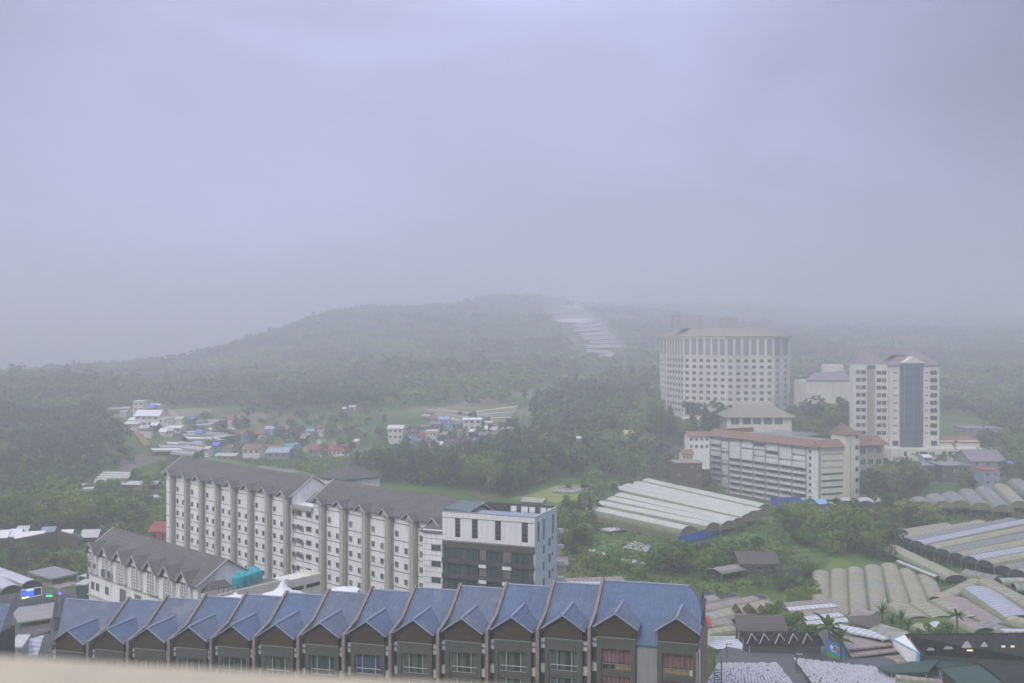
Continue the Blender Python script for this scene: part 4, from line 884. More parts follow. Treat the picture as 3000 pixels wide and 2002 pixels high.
# small beige houses left of the block
def house(px, py, wpx, dep, hh, rise, wall, roof, label, rot=0.0, name='house', cat='house', group=None, nwin=3, hip=0.0, Y=None, wins=True, z0=None, ridge_s=True):
    P = hit(px, py) if Y is None else PY(px, py, Y)
    w = wpx / F * P[1]; f_ = Fr(P[0] - w / 2 * math.cos(rot), P[1] - w / 2 * math.sin(rot), math.cos(rot), math.sin(rot))
    zb_ = P[2] if z0 is None else z0
    r = thing(name, label, cat, f_.p(w / 2, -dep / 2, zb_), group)
    b = MB(); b.box(f_, 0, w, -dep, 0, zb_ - 4, zb_ + hh)
    if rise and not hip and ridge_s:
        b.prism(f_, [(0, zb_ + hh), (-dep / 2, zb_ + hh + rise * .93), (-dep, zb_ + hh)], 0, w)
    b.build('wall', M[wall], r)
    b = MB()
    if rise:
        if ridge_s: gable_roof(b, f_, 0, w, -dep, 0, zb_ + hh, rise, .5, .15, 0, hip)
        else:
            g = Fr(*f_.p(0, 0, 0)[:2], -f_.uy, f_.ux)
            gable_roof(b, f_.turn(w, 0), 0, dep, -w, 0, zb_ + hh, rise, .5, .15, 0, hip)
            b2 = MB(); b2.prismd(f_, [(0, zb_ + hh), (w, zb_ + hh), (w / 2, zb_ + hh + rise * .93)], 0, -dep); b2.build('gable_wall', M[wall], r)
    else: b.box(f_, -.3, w + .3, -dep - .3, .3, zb_ + hh + .002, zb_ + hh + .22)
    b.build('roof', M[roof], r)
    if wins:
        ww = min(1.6, w / nwin * .5)
        windows(r, f_, [(w * (i + .5) / nwin, 0, zb_ + hh - 1.3, ww, 1.1) for i in range(nwin)] + ([(w * (i + .5) / nwin, 0, zb_ + hh - 4.1, ww, 1.2) for i in range(nwin)] if hh > 4.8 else []), fm='plain_grey', nm=0)
    return r
house(2018, 1405, 78, 9, 5.5, 0, 'brown_wall', 'orange_roof', 'low brown flat-roofed house beside the balconied block', Y=350, nwin=4)
house(2015, 1378, 30, 8, 6.0, 1.2, 'cream_wall', 'terracotta', 'small cream house above the low brown house', Y=372, nwin=3)
house(2048, 1345, 62, 9, 9, 1.4, 'white_wall', 'terracotta', 'green-windowed white house left of the balconied block', Y=400, nwin=4)
house(2700, 1425, 90, 12, 8, 0, 'green_sheet', 'plain_grey', 'dark two-storey shop with a green band below the slim tower', Y=400, nwin=4)
house(2800, 1418, 85, 12, 7, 0, 'dark_grey', 'plain_grey', 'dark flat-roofed shop right of the green-banded shop', Y=395, nwin=4)
house(2895, 1395, 100, 16, 6, 3.5, 'plain_grey', 'purple_roof', 'grey hall with a broad purple-grey roof at the right edge of the towers', Y=400, nwin=3)
house(2905, 1425, 45, 8, 5.5, 0, 'blue_trim', 'red_roof', 'small blue-walled shop before the broad purple-grey roof', Y=360, nwin=2)
house(2885, 1300, 110, 14, 7, 0, 'plain_grey', 'purple_roof', 'flat-roofed building half hidden right of the slim tower', Y=480, nwin=4)

# ------------------------------------------------------------------ greenhouses
def span(b, p0, p1, w, rise, m=0, n=12, th=0.0):
    """barrel roof between two ridge points; p = ridge points"""
    p0, p1 = Vector(p0), Vector(p1); d = (p1 - p0); dl = d.length; sd = Vector((d.y, -d.x, 0)).normalized()
    prev = None
    for i in range(n + 1):
        a = math.pi * i / n; o = sd * (-math.cos(a) * w / 2) + Vector((0, 0, -rise + math.sin(a) * rise))
        cur = (p0 + o, p1 + o)
        if prev: b.poly([prev[0], prev[1], cur[1], cur[0]], 1 if i in (1, 2, n - 2, n - 1, n) else m)  # lowest faces carry painted shade so each barrel looks rounder
        prev = cur
    return sd
_pm = {}
def post_mesh(h):
    if h not in _pm:
        b = MB(); b.tube((0, 0, 0), (0, 0, -h), .06, 4); o = b.build('post', M['steel']); _pm[h] = o.data; bpy.data.objects.remove(o)
    return _pm[h]
def tunnels(label, spans, w, rise, films, group=None, post=3.0, name='greenhouse', ends=True, side=None, hoops=0, cat='greenhouse', gap=.12, endcol='black_net'):
    """spans: list of (P0, P1) ridge points; one thing, one roof part for each barrel"""
    allp = [Vector(p) for s in spans for p in s]; c = sum(allp, Vector()) / len(allp)
    r = thing(name, label, cat, (c.x, c.y, min(p.z for p in allp) - rise - post), group)
    for i, (p0, p1) in enumerate(spans):
        ww = w[i] if isinstance(w, (list, tuple)) else w
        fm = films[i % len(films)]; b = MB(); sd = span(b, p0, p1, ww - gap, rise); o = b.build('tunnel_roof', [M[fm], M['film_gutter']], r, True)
        p0, p1 = Vector(p0), Vector(p1); hp = [p0 + (p1 - p0) * t for t in ([0, 1] + [k / (hoops + 1) for k in range(1, hoops + 1)])]
        for q in hp:
            pts = [q + sd * (-math.cos(a) * (ww - gap) / 2 * 1.01) + Vector((0, 0, -rise + math.sin(a) * rise * 1.02)) for a in np.linspace(0, math.pi, 9)]
            b = MB(); b.path(pts, .07, 4); b.build('hoop', M['steel'] if hoops else M['greyframe'], o)
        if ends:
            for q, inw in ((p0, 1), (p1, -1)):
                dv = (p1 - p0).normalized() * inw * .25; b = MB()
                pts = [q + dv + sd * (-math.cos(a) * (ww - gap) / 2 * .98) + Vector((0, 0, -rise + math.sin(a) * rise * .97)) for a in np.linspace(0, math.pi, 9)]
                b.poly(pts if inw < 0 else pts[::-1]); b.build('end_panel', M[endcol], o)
        if post:
            for sg in (-1, 1):
                L_ = (p1 - p0).length; nn = max(1, min(4, int(L_ / 9))) if p0.y < 330 else 1
                for k in range(nn + 1):
                    q = p0 + (p1 - p0) * (k / nn) + sd * sg * (ww - gap) / 2 * .97 + Vector((0, 0, -rise)); put(post_mesh(post), 'post', r, tuple(q))
        if side and (side == 'all' or i in side[0] or True):
            which = side[0] if side != 'all' else range(len(spans))
            if i in which:
                b = MB(); A, B = p0 + sd * (ww / 2 - .1), p1 + sd * (ww / 2 - .1)
                b.slab([A + Vector((0, 0, -rise)), B + Vector((0, 0, -rise)), B + Vector((0, 0, -rise)) - sd * .06, A + Vector((0, 0, -rise)) - sd * .06][::-1], post, 0)
                b.build('side_netting', M[side[1]], r)
    return r
g3 = lambda x, y: (1650 + x / 3.917, 1350 + y / 3.917)
zg = -49.0
SP = [((330, 515), (1440, 752)), ((440, 460), (1720, 712)), ((560, 412), (1900, 690)), ((650, 368), (2010, 660)), ((640, 288), (2120, 610)), ((740, 260), (2190, 575)), ((850, 235), (2280, 560)), ((965, 203), (2320, 500))]
spn = [(PZ(*g3(*a), zg), PZ(*g3(*c), zg)) for a, c in SP]
tunnels('big milky plastic greenhouse of eight long barrel roofs in the centre of the valley', spn, 6.5, 2.3, ['film'], post=5.0, side=([0], 'net_side'), endcol='net_side')
g6 = lambda x, y: (2300 + x / 3.136, 1350 + y / 3.136)
zg = -52.0
SP = [((330, 1005), (330, 1290)), ((490, 990), (500, 1400)), ((645, 975), (680, 1400)), ((805, 955), (870, 1395)), ((955, 940), (1075, 1345)), ((1120, 990), (1240, 1290)), ((1290, 1030), (1400, 1270))]
tunnels('block of seven yellowish barrel roofs side by side in front of the right-hand trees', [(PZ(*g6(*a), zg), PZ(*g6(*c), zg)) for a, c in SP], [4.1, 4.1, 4.1, 4.2, 4.3, 4.2, 4.0], 1.25, ['film_old'], post=3.0, hoops=1, endcol='film_old')
zg = -50.0
SP = [((1080, 632), (1480, 570)), ((1010, 690), (1800, 545)), ((1120, 712), (2080, 525)), ((1215, 738), (2500, 480)), ((1330, 778), (2600, 525)), ((1450, 812), (2600, 595)), ((1580, 848), (2600, 655)), ((1700, 880), (2600, 720)), ((1840, 915), (2600, 775)), ((2010, 965), (2600, 860)), ((2140, 1000), (2600, 925))]
tunnels('wide greenhouse of many brownish and bluish barrel roofs running off at right', [(PZ(*g6(*a), zg), PZ(*g6(*c), zg)) for a, c in SP], 5.0, 1.6, ['film_old', 'film_old', 'film_grey', 'film_blue', 'film_old', 'film_grey', 'film_old', 'film_blue', 'film_old', 'film_grey', 'film_old'], post=3.4, endcol='black_net')
zg = -47.5
SP = [((1225, 330), (1275, 372)), ((1375, 302), (1455, 370)), ((1520, 283), (1615, 365)), ((1675, 258), (1800, 385)), ((1830, 237), (2005, 405)), ((1985, 212), (2160, 370)), ((2130, 165), (2330, 300)), ((2280, 110), (2500, 240))]
tunnels('raised greenhouse of grey ribbed arches on stilts at the far right', [(PZ(*g6(*a), zg), PZ(*g6(*c), zg)) for a, c in SP], 6.0, 2.2, ['film_grey', 'film_grey', 'film_grey', 'film_grey', 'film_grey', 'film_old', 'film_grey', 'film_old'], post=6.5, hoops=2, endcol='net_side')
zg = -54.2
SP = [((560, 335), (570, 370)), ((735, 335), (745, 370)), ((900, 335), (910, 370))]
tunnels('three pale plastic arches at the foot of the balconied block', [(PZ(*g6(*a), -51), PZ(*g6(*c), -51)) for a, c in SP], 6.4, 2.2, ['film'], post=3.5, endcol='black_net')
# diagonal tunnels, lower right
def one(a, c, w, rise, film, label, zg=-51.0, hoops=0, endcol='black_net', cf=g6, zg2=None, post=3.0, group='single tunnels on the lower right slope'):
    return tunnels(label, [(PZ(*cf(*a), zg), PZ(*cf(*c), zg if zg2 is None else zg2))], w, rise, [film], group, post=post, hoops=hoops, endcol=endcol)
one((985, 775), (1570, 1050), 5.4, 1.3, 'film_old', 'long yellowish tunnel below the wide many-roofed greenhouse', -51)
one((1040, 915), (1400, 1060), 1.5, .5, 'film_white', 'narrow white strip tunnel beside the long yellowish tunnel', -51.4)
one((1660, 1000), (1955, 1060), 4.2, 1.2, 'film_grey', 'short grey tunnel right of the long yellowish tunnel', -50.6)
one((1740, 1085), (1395, 1250), 3.4, 1.0, 'film_old', 'yellowish tunnel running down to the left with a dark open mouth', -51.2)
one((1850, 1085), (2400, 1380), 4.8, 1.1, 'film_old', 'yellowish tunnel right of the striped bluish tunnel', -50.7)
one((1770, 1150), (2170, 1420), 7.6, 1.8, 'film_blue', 'broad striped bluish tunnel at the lower right', -50.4)
one((1560, 1250), (1960, 1495), 6.2, 1.4, 'film_pink', 'pinkish tunnel with a dark mouth left of the bluish tunnel', -50.8)
one((1430, 1265), (1740, 1430), 5.4, 1.1, 'film_old', 'plain tunnel between the dark-mouthed tunnel and the pinkish tunnel', -51.0)
one((1240, 1290), (1460, 1425), 5.6, 1.2, 'film_old', 'short tunnel right of the palms with a dark mouth', -51.0)
one((1040, 1300), (1240, 1430), 5.6, 1.2, 'film_old', 'short tunnel left of the other dark-mouthed short tunnel', -51.0)
one((1960, 1080), (2500, 1070), 4.0, 1.2, 'film_old', 'yellowish tunnel running off the right edge', -50.5)
one((2100, 1130), (2500, 1140), 3.6, 1.0, 'film_grey', 'grey tunnel below the one running off the right edge', -50.5)
# left group behind the terrace's right end
g4 = lambda x, y: (2000 + x / 3.9, 1600 + y / 3.9)
L4 = [((60, 505), (180, 500), 3.4, 'film_white', 'short white tunnel end touching the terrace roof'), ((130, 540), (330, 515), 3.6, 'black_net', 'black-netted short tunnel above the pale ones'),
      ((150, 615), (370, 570), 3.8, 'film_pink', 'pale pinkish tunnel second from the top behind the terrace'), ((370, 572), (590, 540), 3.8, 'black_net', 'black-netted tunnel with a white hoop'),
      ((190, 695), (820, 575), 4.2, 'film_pink', 'long dusky pink tunnel behind the terrace'), ((820, 577), (920, 560), 4.2, 'black_net', 'black-netted end piece of the dusky pink tunnel'),
      ((200, 800), (965, 625), 5.0, 'film_old', 'long yellowish tunnel behind the brown shed'), ((230, 880), (515, 830), 3.8, 'film_pink', 'short dusky pink tunnel beside the terrace end'),
      ((240, 965), (570, 915), 3.8, 'film_old', 'short yellowish tunnel below the short dusky pink one'), ((240, 1040), (640, 1035), 4.2, 'film', 'flat milky tunnel nearest the terrace end')]
for a, c, w, fm, lb in L4: one(a, c, w, 1.1, fm, lb, -50.2, cf=g4, endcol='film_pink', group='tunnels behind the terrace end')
L5 = [((1150, 650), (1690, 612), 3.4, 'film_pink', 'topmost rusty pink roof of the small striped group'), ((1180, 705), (1730, 660), 3.4, 'film_white', 'white roof under the topmost rusty pink one'),
      ((1350, 760), (1760, 712), 3.4, 'film_pink', 'rusty pink roof between two white ones'), ((1380, 815), (1800, 765), 3.4, 'film_white', 'white roof left of the barrel roofs, above the lowest white one'),
      ((1330, 880), (1890, 825), 3.6, 'film_white', 'lowest white roof of the small striped group')]
for a, c, w, fm, lb in L5: one(a, c, w, .8, fm, lb, -49.8, cf=g4, endcol='film_pink', group='striped pink and white roofs')
def plane_roof(pix, film, label, zs, cf=g4, th=.25, cat='roofed shed', name='shed', posts=True, group=None, wall=None):
    P = [PZ(*cf(*p), z) for p, z in zip(pix, zs if isinstance(zs, (list, tuple)) else [zs] * len(pix))]
    c = sum((Vector(p) for p in P), Vector()) / len(P); zb_ = H(c.x, c.y)
    r = thing(name, label, cat, (c.x, c.y, min(zb_, min(p[2] for p in P) - 2)), group)
    b = MB(); b.slab(P[::-1] if (Vector(P[1]) - Vector(P[0])).cross(Vector(P[2]) - Vector(P[1])).z < 0 else P, th); b.build('roof', M[film], r)
    b = MB()
    for p in P:
        q = Vector(p) + (c - Vector(p)) * .06; b.tube((q.x, q.y, q.z - th), (q.x, q.y, min(H(q.x, q.y), q.z - 2) - .5), .1, 5)
    b.build('post', M['steel'], r)
    if wall:
        b = MB(); P2 = [Vector(p) + (c - Vector(p)) * .05 for p in P]; n = len(P2)
        for i in range(n):
            p, q = P2[i], P2[(i + 1) % n]; b.poly([(p.x, p.y, p.z - 5), (q.x, q.y, q.z - 5), (q.x, q.y, q.z - th), (p.x, p.y, p.z - th)])
        b.build('wall', M[wall], r)
    return r
plane_roof([(1640, 925), (2300, 1062), (2520, 1030), (1700, 875)], 'film_white', 'long white ribbed roof strip above the pinkish roofs', -47.5)
plane_roof([(1790, 1000), (1880, 1180), (2560, 1110), (2420, 1080)], 'film_pink', 'broad pinkish roof below the white ribbed strip', -48.2)
plane_roof([(1870, 1195), (1930, 1262), (2520, 1190), (2440, 1135)], 'film_pink', 'middle pinkish roof above the brown netted one', -48.8)
plane_roof([(1900, 1290), (2010, 1350), (2700, 1345), (2610, 1215)], 'film_old', 'brownish netted roof beside the white bag-filled nursery', -49.4)
plane_roof([(2130, 950), (2400, 1075), (2680, 1005), (2260, 885)], 'film_old', 'pale brown gabled roof behind the dark market hall', [-47.5, -47.5, -47.5, -46.2])
plane_roof([(230, 1090), (400, 1178), (735, 1178), (630, 1060)], 'film_white', 'white roof sheet left of the brown shed', -48.9)
plane_roof([(2000, 720), (1890, 800), (2150, 790), (2230, 745)], 'film_pink', 'small pink sheet roof below the seven barrel roofs', -49.5)
plane_roof([(1880, 810), (1940, 880), (2180, 935), (2290, 860), (2230, 790)], 'brown_sheet', 'dark brown roof left of the palms', -48.6)
# brown shed with the zigzag skylight and the long dark truss roof in front
bs = plane_roof([(590, 790), (620, 968), (1215, 968), (1150, 782)], 'brown_sheet', 'brown corrugated shed with three small peaks on its ridge', [-45.6, -47.4, -47.4, -45.6], wall='brown_wall')
for k, (x, hw, hh) in enumerate(((645, 45, 68), (795, 75, 72), (945, 48, 55))):
    b = MB(); A, B, C_ = PZ(*g4(x - hw, 772), -45.5), PZ(*g4(x + hw, 772), -45.5), PY(*g4(x, 772 - hh), PZ(*g4(x, 772), -45.5)[1]); dv = Vector((0, 3, 0))
    b.poly([A, B, C_]); b.poly([tuple(Vector(p) + dv) for p in (B, A, C_)])
    for p, q in ((A, C_), (C_, B)): b.poly([p, q, tuple(Vector(q) + dv), tuple(Vector(p) + dv)])
    b.build('ridge_peak', M['brown_wall'], bs)
ts = plane_roof([(660, 985), (740, 1125), (1620, 1125), (1540, 985)], 'dark_sheet', 'long dark lean-to with pale diagonal braces in front of the brown shed', [-45.9, -47.6, -47.6, -45.9], wall='dark_grey')
b = MB()
for x in (735, 880, 1055, 1210, 1370):
    b.tube(PZ(*g4(x + 50, 1000), -45.85), PZ(*g4(x, 1118), -47.3), .09, 4); b.tube(PZ(*g4(x + 50, 1000), -45.85), PZ(*g4(x + 110, 1080), -46.9), .07, 4)
b.build('diagonal_brace', M['verge'], ts)
# dark market hall, lower right
g5 = lambda x, y: (2450 + x / 3.9, 1600 + y / 3.9)
mh = plane_roof([(785, 1005), (955, 1225), (2600, 1330), (2500, 985)], 'dark_sheet', 'large very dark market hall roof at the lower right', [-44.5, -47.5, -47.5, -44.5], cf=g5, wall='dark_grey', name='market_hall', cat='building')
b = MB(); A, B, C_, D, E_ = [PY(*g5(x, y), PZ(*g5(785, 1000), -44.5)[1] - k) for x, y, k in ((640, 1062, 0), (775, 1003, 0), (935, 1215, 2.5), (935, 1318, 2.5), (810, 1322, 1.6))]
F_ = PY(*g5(655, 1150), PZ(*g5(785, 1000), -44.5)[1])
b.poly([F_, E_, D, C_, B, A]); b.poly([tuple(Vector(p) + Vector((.3, .5, 0))) for p in (A, B, C_, D, E_, F_)])
b.build('gable_end', M['tarp'], mh)
b = MB(); b.tube(A, C_, .14, 5); b.tube(A, B, .16, 5); b.tube(C_, D, .3, 5); b.build('blue_edge', M['lightblue'], mh)
for k, (x, y, s_) in enumerate(((1080, 1190, 38), (1280, 1175, 44), (1490, 1160, 50), (1690, 1150, 36))):
    b = MB(); P = [PY(*g5(x + dx * s_, y + dy * s_), 154.9 - (x - 955) * .0027 + dz) for dx, dy, dz in ((-1.2, 0, 0), (1.2, 0, 0), (.35, -1.4, 1.6), (-.35, -1.4, 1.6))]
    b.slab(P[::-1], .1); b.build('awning_peak', M['plain_grey'], mh)
for k, (x, y, lb, w_) in enumerate(((1520, 1195, 'bright lit lamp under the market hall eave', 9), (1905, 1150, 'left of two warm lamps at the far right stall', 5), (2010, 1150, 'right of two warm lamps at the far right stall', 5))):
    P = PY(*g5(x, y), 153.9 - (x - 955) * .0027); b = MB(); b.box(Fr(P[0], P[1], 1, 0), -.32 * w_ / 9, .5 * w_ / 9, -.1, .1, P[2] - .06, P[2] + .1)
    o = b.build('stall_lamp', emit('lit_stall_lamp_%s' % 'abc'[k], (1.0, .7, .3), .8), org=P); tag(o, lb, 'lamp')
plane_roof([(465, 1380), (620, 1450), (1040, 1440), (1180, 1300), (820, 1330)], 'green_sheet', 'dark green roof below the gable of the market hall', -47.6, cf=g5)
plane_roof([(1190, 1400), (1420, 1600), (1950, 1600), (1620, 1355)], 'green_sheet', 'larger dark green pitched roof at the bottom right', -45.0, cf=g5, wall='dark_grey')
plane_roof([(1080, 1370), (1190, 1395), (1600, 1350), (2500, 1500), (2500, 1330), (1200, 1300)], 'dark_sheet', 'dark canopy between the market hall and the green roof', -48.4, cf=g5)
plane_roof([(1870, 950), (1930, 975), (2300, 975), (2300, 945)], 'film_white', 'thin white awning at the right edge above the stalls', -44.6, cf=g5)
one((680, 1470), (1240, 1530), 1.6, .8, 'film_pink', 'thick grey pipe-like tunnel between the nursery and the green roof', -46.5, cf=g5)
for a_, c_2, w_, fm_, lb_ in [((1400, 800), (1700, 935), 4.6, 'film_pink', 'rusty pinkish tunnel just above the dark market hall'), ((1700, 850), (2000, 960), 4.2, 'film_grey', 'grey tunnel behind the right end of the market hall'),
                          ((1140, 860), (1240, 960), 3.2, 'film_white', 'short white tunnel left of the small round-headed palm'), ((2000, 800), (2400, 900), 5.0, 'film_old', 'yellowish tunnel at the right edge above the market hall'),
                          ((930, 880), (1180, 985), 3.2, 'film_old', 'low dull tunnel among the bushes above the market hall')]:
    one(a_, c_2, w_, 1.2, fm_, lb_, -49.6, cf=g5)
plane_roof([(1000, 1330), (1180, 1395), (1560, 1350), (1500, 1250), (1050, 1240)], 'green_sheet', 'dark green canopy under the market hall eave', -48.2, cf=g5)
plane_roof([(1650, 1340), (1960, 1600), (2500, 1600), (2500, 1380)], 'dark_sheet', 'black roof in the bottom right corner', -45.4, cf=g5)
plane_roof([(1240, 1190), (1290, 1290), (1650, 1290), (1600, 1200)], 'dark_grey', 'flat dark awning left of the billboard over the lane', -49.0, cf=g4)
plane_roof([(400, 1185), (420, 1265), (700, 1265), (730, 1190)], 'plain_grey', 'flat grey awning behind the left nursery', -49.6, cf=g4)
plane_roof([(740, 1190), (760, 1290), (980, 1290), (960, 1240)], 'green_sheet', 'dull green awning below the folded blue banner', -49.4, cf=g4)
plane_roof([(1130, 1215), (1110, 1300), (1245, 1330), (1260, 1225)], 'concrete', 'small concrete roof right of the folded blue banner', -49.4, cf=g4)
# nurseries of white-topped rows
def nursery(pix, z, label, holes):
    P = [Vector(PZ(*g4(*p), z)) for p in pix]
    c = sum(P, Vector()) / 4; r = thing('nursery', label, 'nursery roof', (c.x, c.y, z - 4))
    b = MB(); b.slab([tuple(p) for p in P], .1); b.build('net_floor', M['black_net'], r)
    V = []; Fq = []; rr = random.Random(holes); a, e = (P[1] - P[0]), (P[3] - P[0]); nu, nv = int(a.length / .5), int(e.length / .44)
    for i in range(nu):
        for j in range(nv):
            if rr.random() < .05: continue
            u, v = (i + .5 + rr.uniform(-.18, .18)) / nu, (j + .5 + rr.uniform(-.14, .14)) / nv
            p = P[0] * (1 - u) * (1 - v) + P[1] * u * (1 - v) + P[2] * u * v + P[3] * (1 - u) * v; hw, hh_ = rr.uniform(.13, .20), rr.uniform(.10, .16); k = len(V); zt_ = rr.uniform(.1, .3)
            V += [(p.x - hw - c.x, p.y - hh_ - c.y, .01 + 4), (p.x + hw - c.x, p.y - hh_ - c.y, .01 + 4), (p.x + hw - c.x, p.y + hh_ - c.y, 4.01), (p.x - hw - c.x, p.y + hh_ - c.y, 4.01)]
            V += [(x * 1.0, y, 4 + zt_) for x, y, _ in V[k:k + 4]]
            for q in ((4, 5, 6, 7), (0, 1, 5, 4), (1, 2, 6, 5), (2, 3, 7, 6), (3, 0, 4, 7)): Fq.append([k + t_ for t_ in q])
    me = np_mesh('white_grow_bags', np.array(V), np.array(Fq), M['bag']); o = bpy.data.objects.new('white_grow_bags', me); COL.objects.link(o); o.parent = r; o['kind'] = 'stuff'
    b = MB()
    for p in P: b.tube(p, p + Vector((0, 0, -4)), .1)
    b.build('post', M['steel'], r)
nursery([(255, 1600), (1290, 1600), (1075, 1345), (405, 1348)], -48.6, 'left of the two nursery beds packed with small white bags at the bottom', 3)
nursery([(1500, 1600), (2900, 1620), (2240, 1395), (1270, 1290)], -48.6, 'right of the two nursery beds packed with small white bags, behind the lamp post', 4)
def inpoly(px, py, poly):
    c = np.zeros(len(px), bool); n = len(poly)
    for i in range(n):
        x1, y1 = poly[i]; x2, y2 = poly[(i + 1) % n]
        if y1 == y2: continue
        c ^= ((y1 > py) != (y2 > py)) & (px < (x2 - x1) * (py - y1) / (y2 - y1) + x1)
    return c

# ------------------------------------------------------------------ balcony ledge close to the lens
b = MB(); fl = Fr(-.249 - .75, .4977 + .75 * .182, 1.0, -.182)
b.box(fl, 0, 2.2, 0.0, .26, -.235, -.1526); o = b.build('balcony_ledge', mat('beige_painted_ledge', (0.44, 0.39, 0.28), 0.7, 0.10, 3.0, bump=.002, bscale=60), org=(0, .4, -.2))
tag(o, 'beige painted balcony ledge, blurred, along the bottom left edge', 'ledge')

# ------------------------------------------------------------------ tracks and roads draped on the ground
def ribbon(name, pix, wd, m, label, off=.12):
    pts = [Vector(hit(*p)) for p in pix]; dense = []
    for a, c in zip(pts[:-1], pts[1:]):
        n = max(2, int((c - a).length / 4)); dense += [a.lerp(c, k / n) for k in range(n)]
    dense.append(pts[-1]); V = []; Fq = []
    for k, p in enumerate(dense):
        d = (dense[min(k + 1, len(dense) - 1)] - dense[max(k - 1, 0)]); d.z = 0; d.normalize(); sd = Vector((d.y, -d.x, 0))
        for q in (-1, -.33, .33, 1): x, y = p.x + sd.x * q * wd / 2, p.y + sd.y * q * wd / 2; V.append((x, y, H(x, y) + off + (.0 if abs(q) < 1 else -.3)))
    for k in range(len(dense) - 1):
        for j in range(3): a = k * 4 + j; Fq.append((a, a + 1, a + 5, a + 4))
    me = np_mesh(name, np.array(V), np.array(Fq), M[m]); o = bpy.data.objects.new(name, me); COL.objects.link(o); o['kind'] = 'structure'; o['label'] = label; return o
ribbon('path', [(30, 1285), (80, 1270), (130, 1262), (180, 1245), (230, 1232)], 3.2, 'track', 'pale earth track climbing through the left wood', .5)
ribbon('road', [(1570, 1283), (1780, 1283), (1840, 1293), (1900, 1305), (1980, 1318), (2060, 1325)], 6.5, 'asphalt', 'road curving past the wood towards the balconied block', .5)
ribbon('path', [(398, 1262), (415, 1285), (432, 1310)], 3, 'soil', 'bare soil strip below the white farm buildings', .6)
ribbon('path', [(500, 1205), (525, 1235), (535, 1262)], 4, 'track', 'pale path beside the orange banks', .6)
ribbon('path', [(355, 1450), (420, 1445), (478, 1437)], 2.2, 'track', 'thin pale path across the green slope left of the hotel', .4)
ribbon('path', [(1800, 1147), (1850, 1130), (1900, 1118)], 4.5, 'asphalt', 'short road high on the slope left of the curved tower', 1.0)
ribbon('path', [(840, 1250), (846, 1268), (838, 1285)], 3, 'track', 'pale farm track between the bright green fields', .6)
ribbon('path', [(2480, 1625), (2440, 1600), (2330, 1585)], 2.5, 'soil', 'reddish earth track under the right-hand trees', .4)

# fields: flat patches of crops draped on the terrain
def patch(pix, m, label, name='field', off=.25, n=14):
    P = [Vector(hit(*p)) for p in pix]; V = []; Fq = []
    for i in range(n + 1):
        for j in range(n + 1):
            u, v = i / n, j / n; p = P[0] * (1 - u) * (1 - v) + P[1] * u * (1 - v) + P[2] * u * v + P[3] * (1 - u) * v
            e = -.4 if i in (0, n) or j in (0, n) else 0; V.append((p.x, p.y, H(p.x, p.y) + off + e))
    for i in range(n):
        for j in range(n): a = i * (n + 1) + j; Fq.append((a, a + 1, a + n + 2, a + n + 1))
    me = np_mesh(name, np.array(V), np.array(Fq), M[m]); uv = me.uv_layers.new(name='UVMap')
    co = np.array([V[k] for f_ in Fq for k in f_])[:, :2]; uv.data.foreach_set('uv', co.astype(np.float32).ravel())
    o = bpy.data.objects.new(name, me); COL.objects.link(o); o['kind'] = 'structure'; o['label'] = label; return o
M['crop_light'] = mat('light_green_crop', (0.12, 0.24, 0.06), 1, 0.2, 0.15, stripe=(1, 3.5, 0.2, 0.25))
M['crop_yellow'] = mat('yellow_green_grass', (0.20, 0.25, 0.06), 1, 0.25, 0.1)
M['terrace'] = mat('green_contour_terraces', (0.10, 0.20, 0.045), 1, 0.3, 0.2, stripe=(1, 4.2, 0.3, 0.45), patch=(0.12, (0.22, 0.17, 0.09), 0.62))
M['soil_grey'] = mat('grey_brown_terraces', (0.17, 0.14, 0.10), 1, 0.3, 0.15, stripe=(1, 3.0, 0.2, 0.3))
for pix, m_, lb in [([(850, 1228), (960, 1228), (955, 1258), (850, 1262)], 'crop_light', 'bright green field at the foot of the hill'),
                    ([(640, 1290), (760, 1275), (770, 1300), (660, 1318)], 'crop_light', 'green field right of the blue-grey farm roofs'),
                    ([(900, 1290), (990, 1280), (1000, 1305), (915, 1318)], 'crop_light', 'green field above the red roofs'),
                    ([(1140, 1250), (1270, 1228), (1290, 1260), (1180, 1285)], 'crop', 'green slope left of the hillside village'),
                    ([(820, 1300), (900, 1295), (905, 1322), (830, 1325)], 'crop_yellow', 'yellowish field left of the red roofs'),
                    ([(1520, 1160), (1640, 1120), (1780, 1095), (1560, 1172)], 'crop_yellow', 'yellow-green ridge strip below the terraced farm'),
                    ([(1480, 1465), (1600, 1445), (1830, 1410), (1640, 1480)], 'crop_yellow', 'yellow-green grassy rise behind the flat-topped block'),
                    ([(330, 1460), (475, 1450), (475, 1540), (380, 1530)], 'crop', 'green slope beside the long hotel'),
                    ([(340, 1340), (470, 1325), (500, 1345), (350, 1385)], 'soil_grey', 'terraced earth bank above the small sheds'),
                    ([(470, 1205), (540, 1210), (545, 1245), (480, 1235)], 'soil', 'reddish cut bank behind the white farm buildings'),
                    ([(1960, 1560), (2150, 1545), (2200, 1600), (1990, 1620)], 'crop', 'overgrown terraces below the blue hoarding'),
                    ([(1860, 1590), (2060, 1640), (2240, 1600), (2100, 1560)], 'terrace', 'grassy contour terraces on the central slope'),
                    ([(1650, 1500), (1760, 1560), (1790, 1620), (1660, 1560)], 'terrace', 'grassy steps right of the flat-topped block'),
                    ([(2300, 1650), (2460, 1640), (2440, 1600), (2320, 1600)], 'terrace', 'grassy bank above the seven barrel roofs'),
                    ([(1640, 1470), (1720, 1480), (1740, 1440), (1680, 1435)], 'crop_yellow', 'yellow-green corner left of the big greenhouse'),
                    ([(1700, 1560), (1830, 1600), (1790, 1640), (1680, 1600)], 'crop_light', 'grassy plot left of the small plastic strips')]:
    patch(pix, m_, lb)
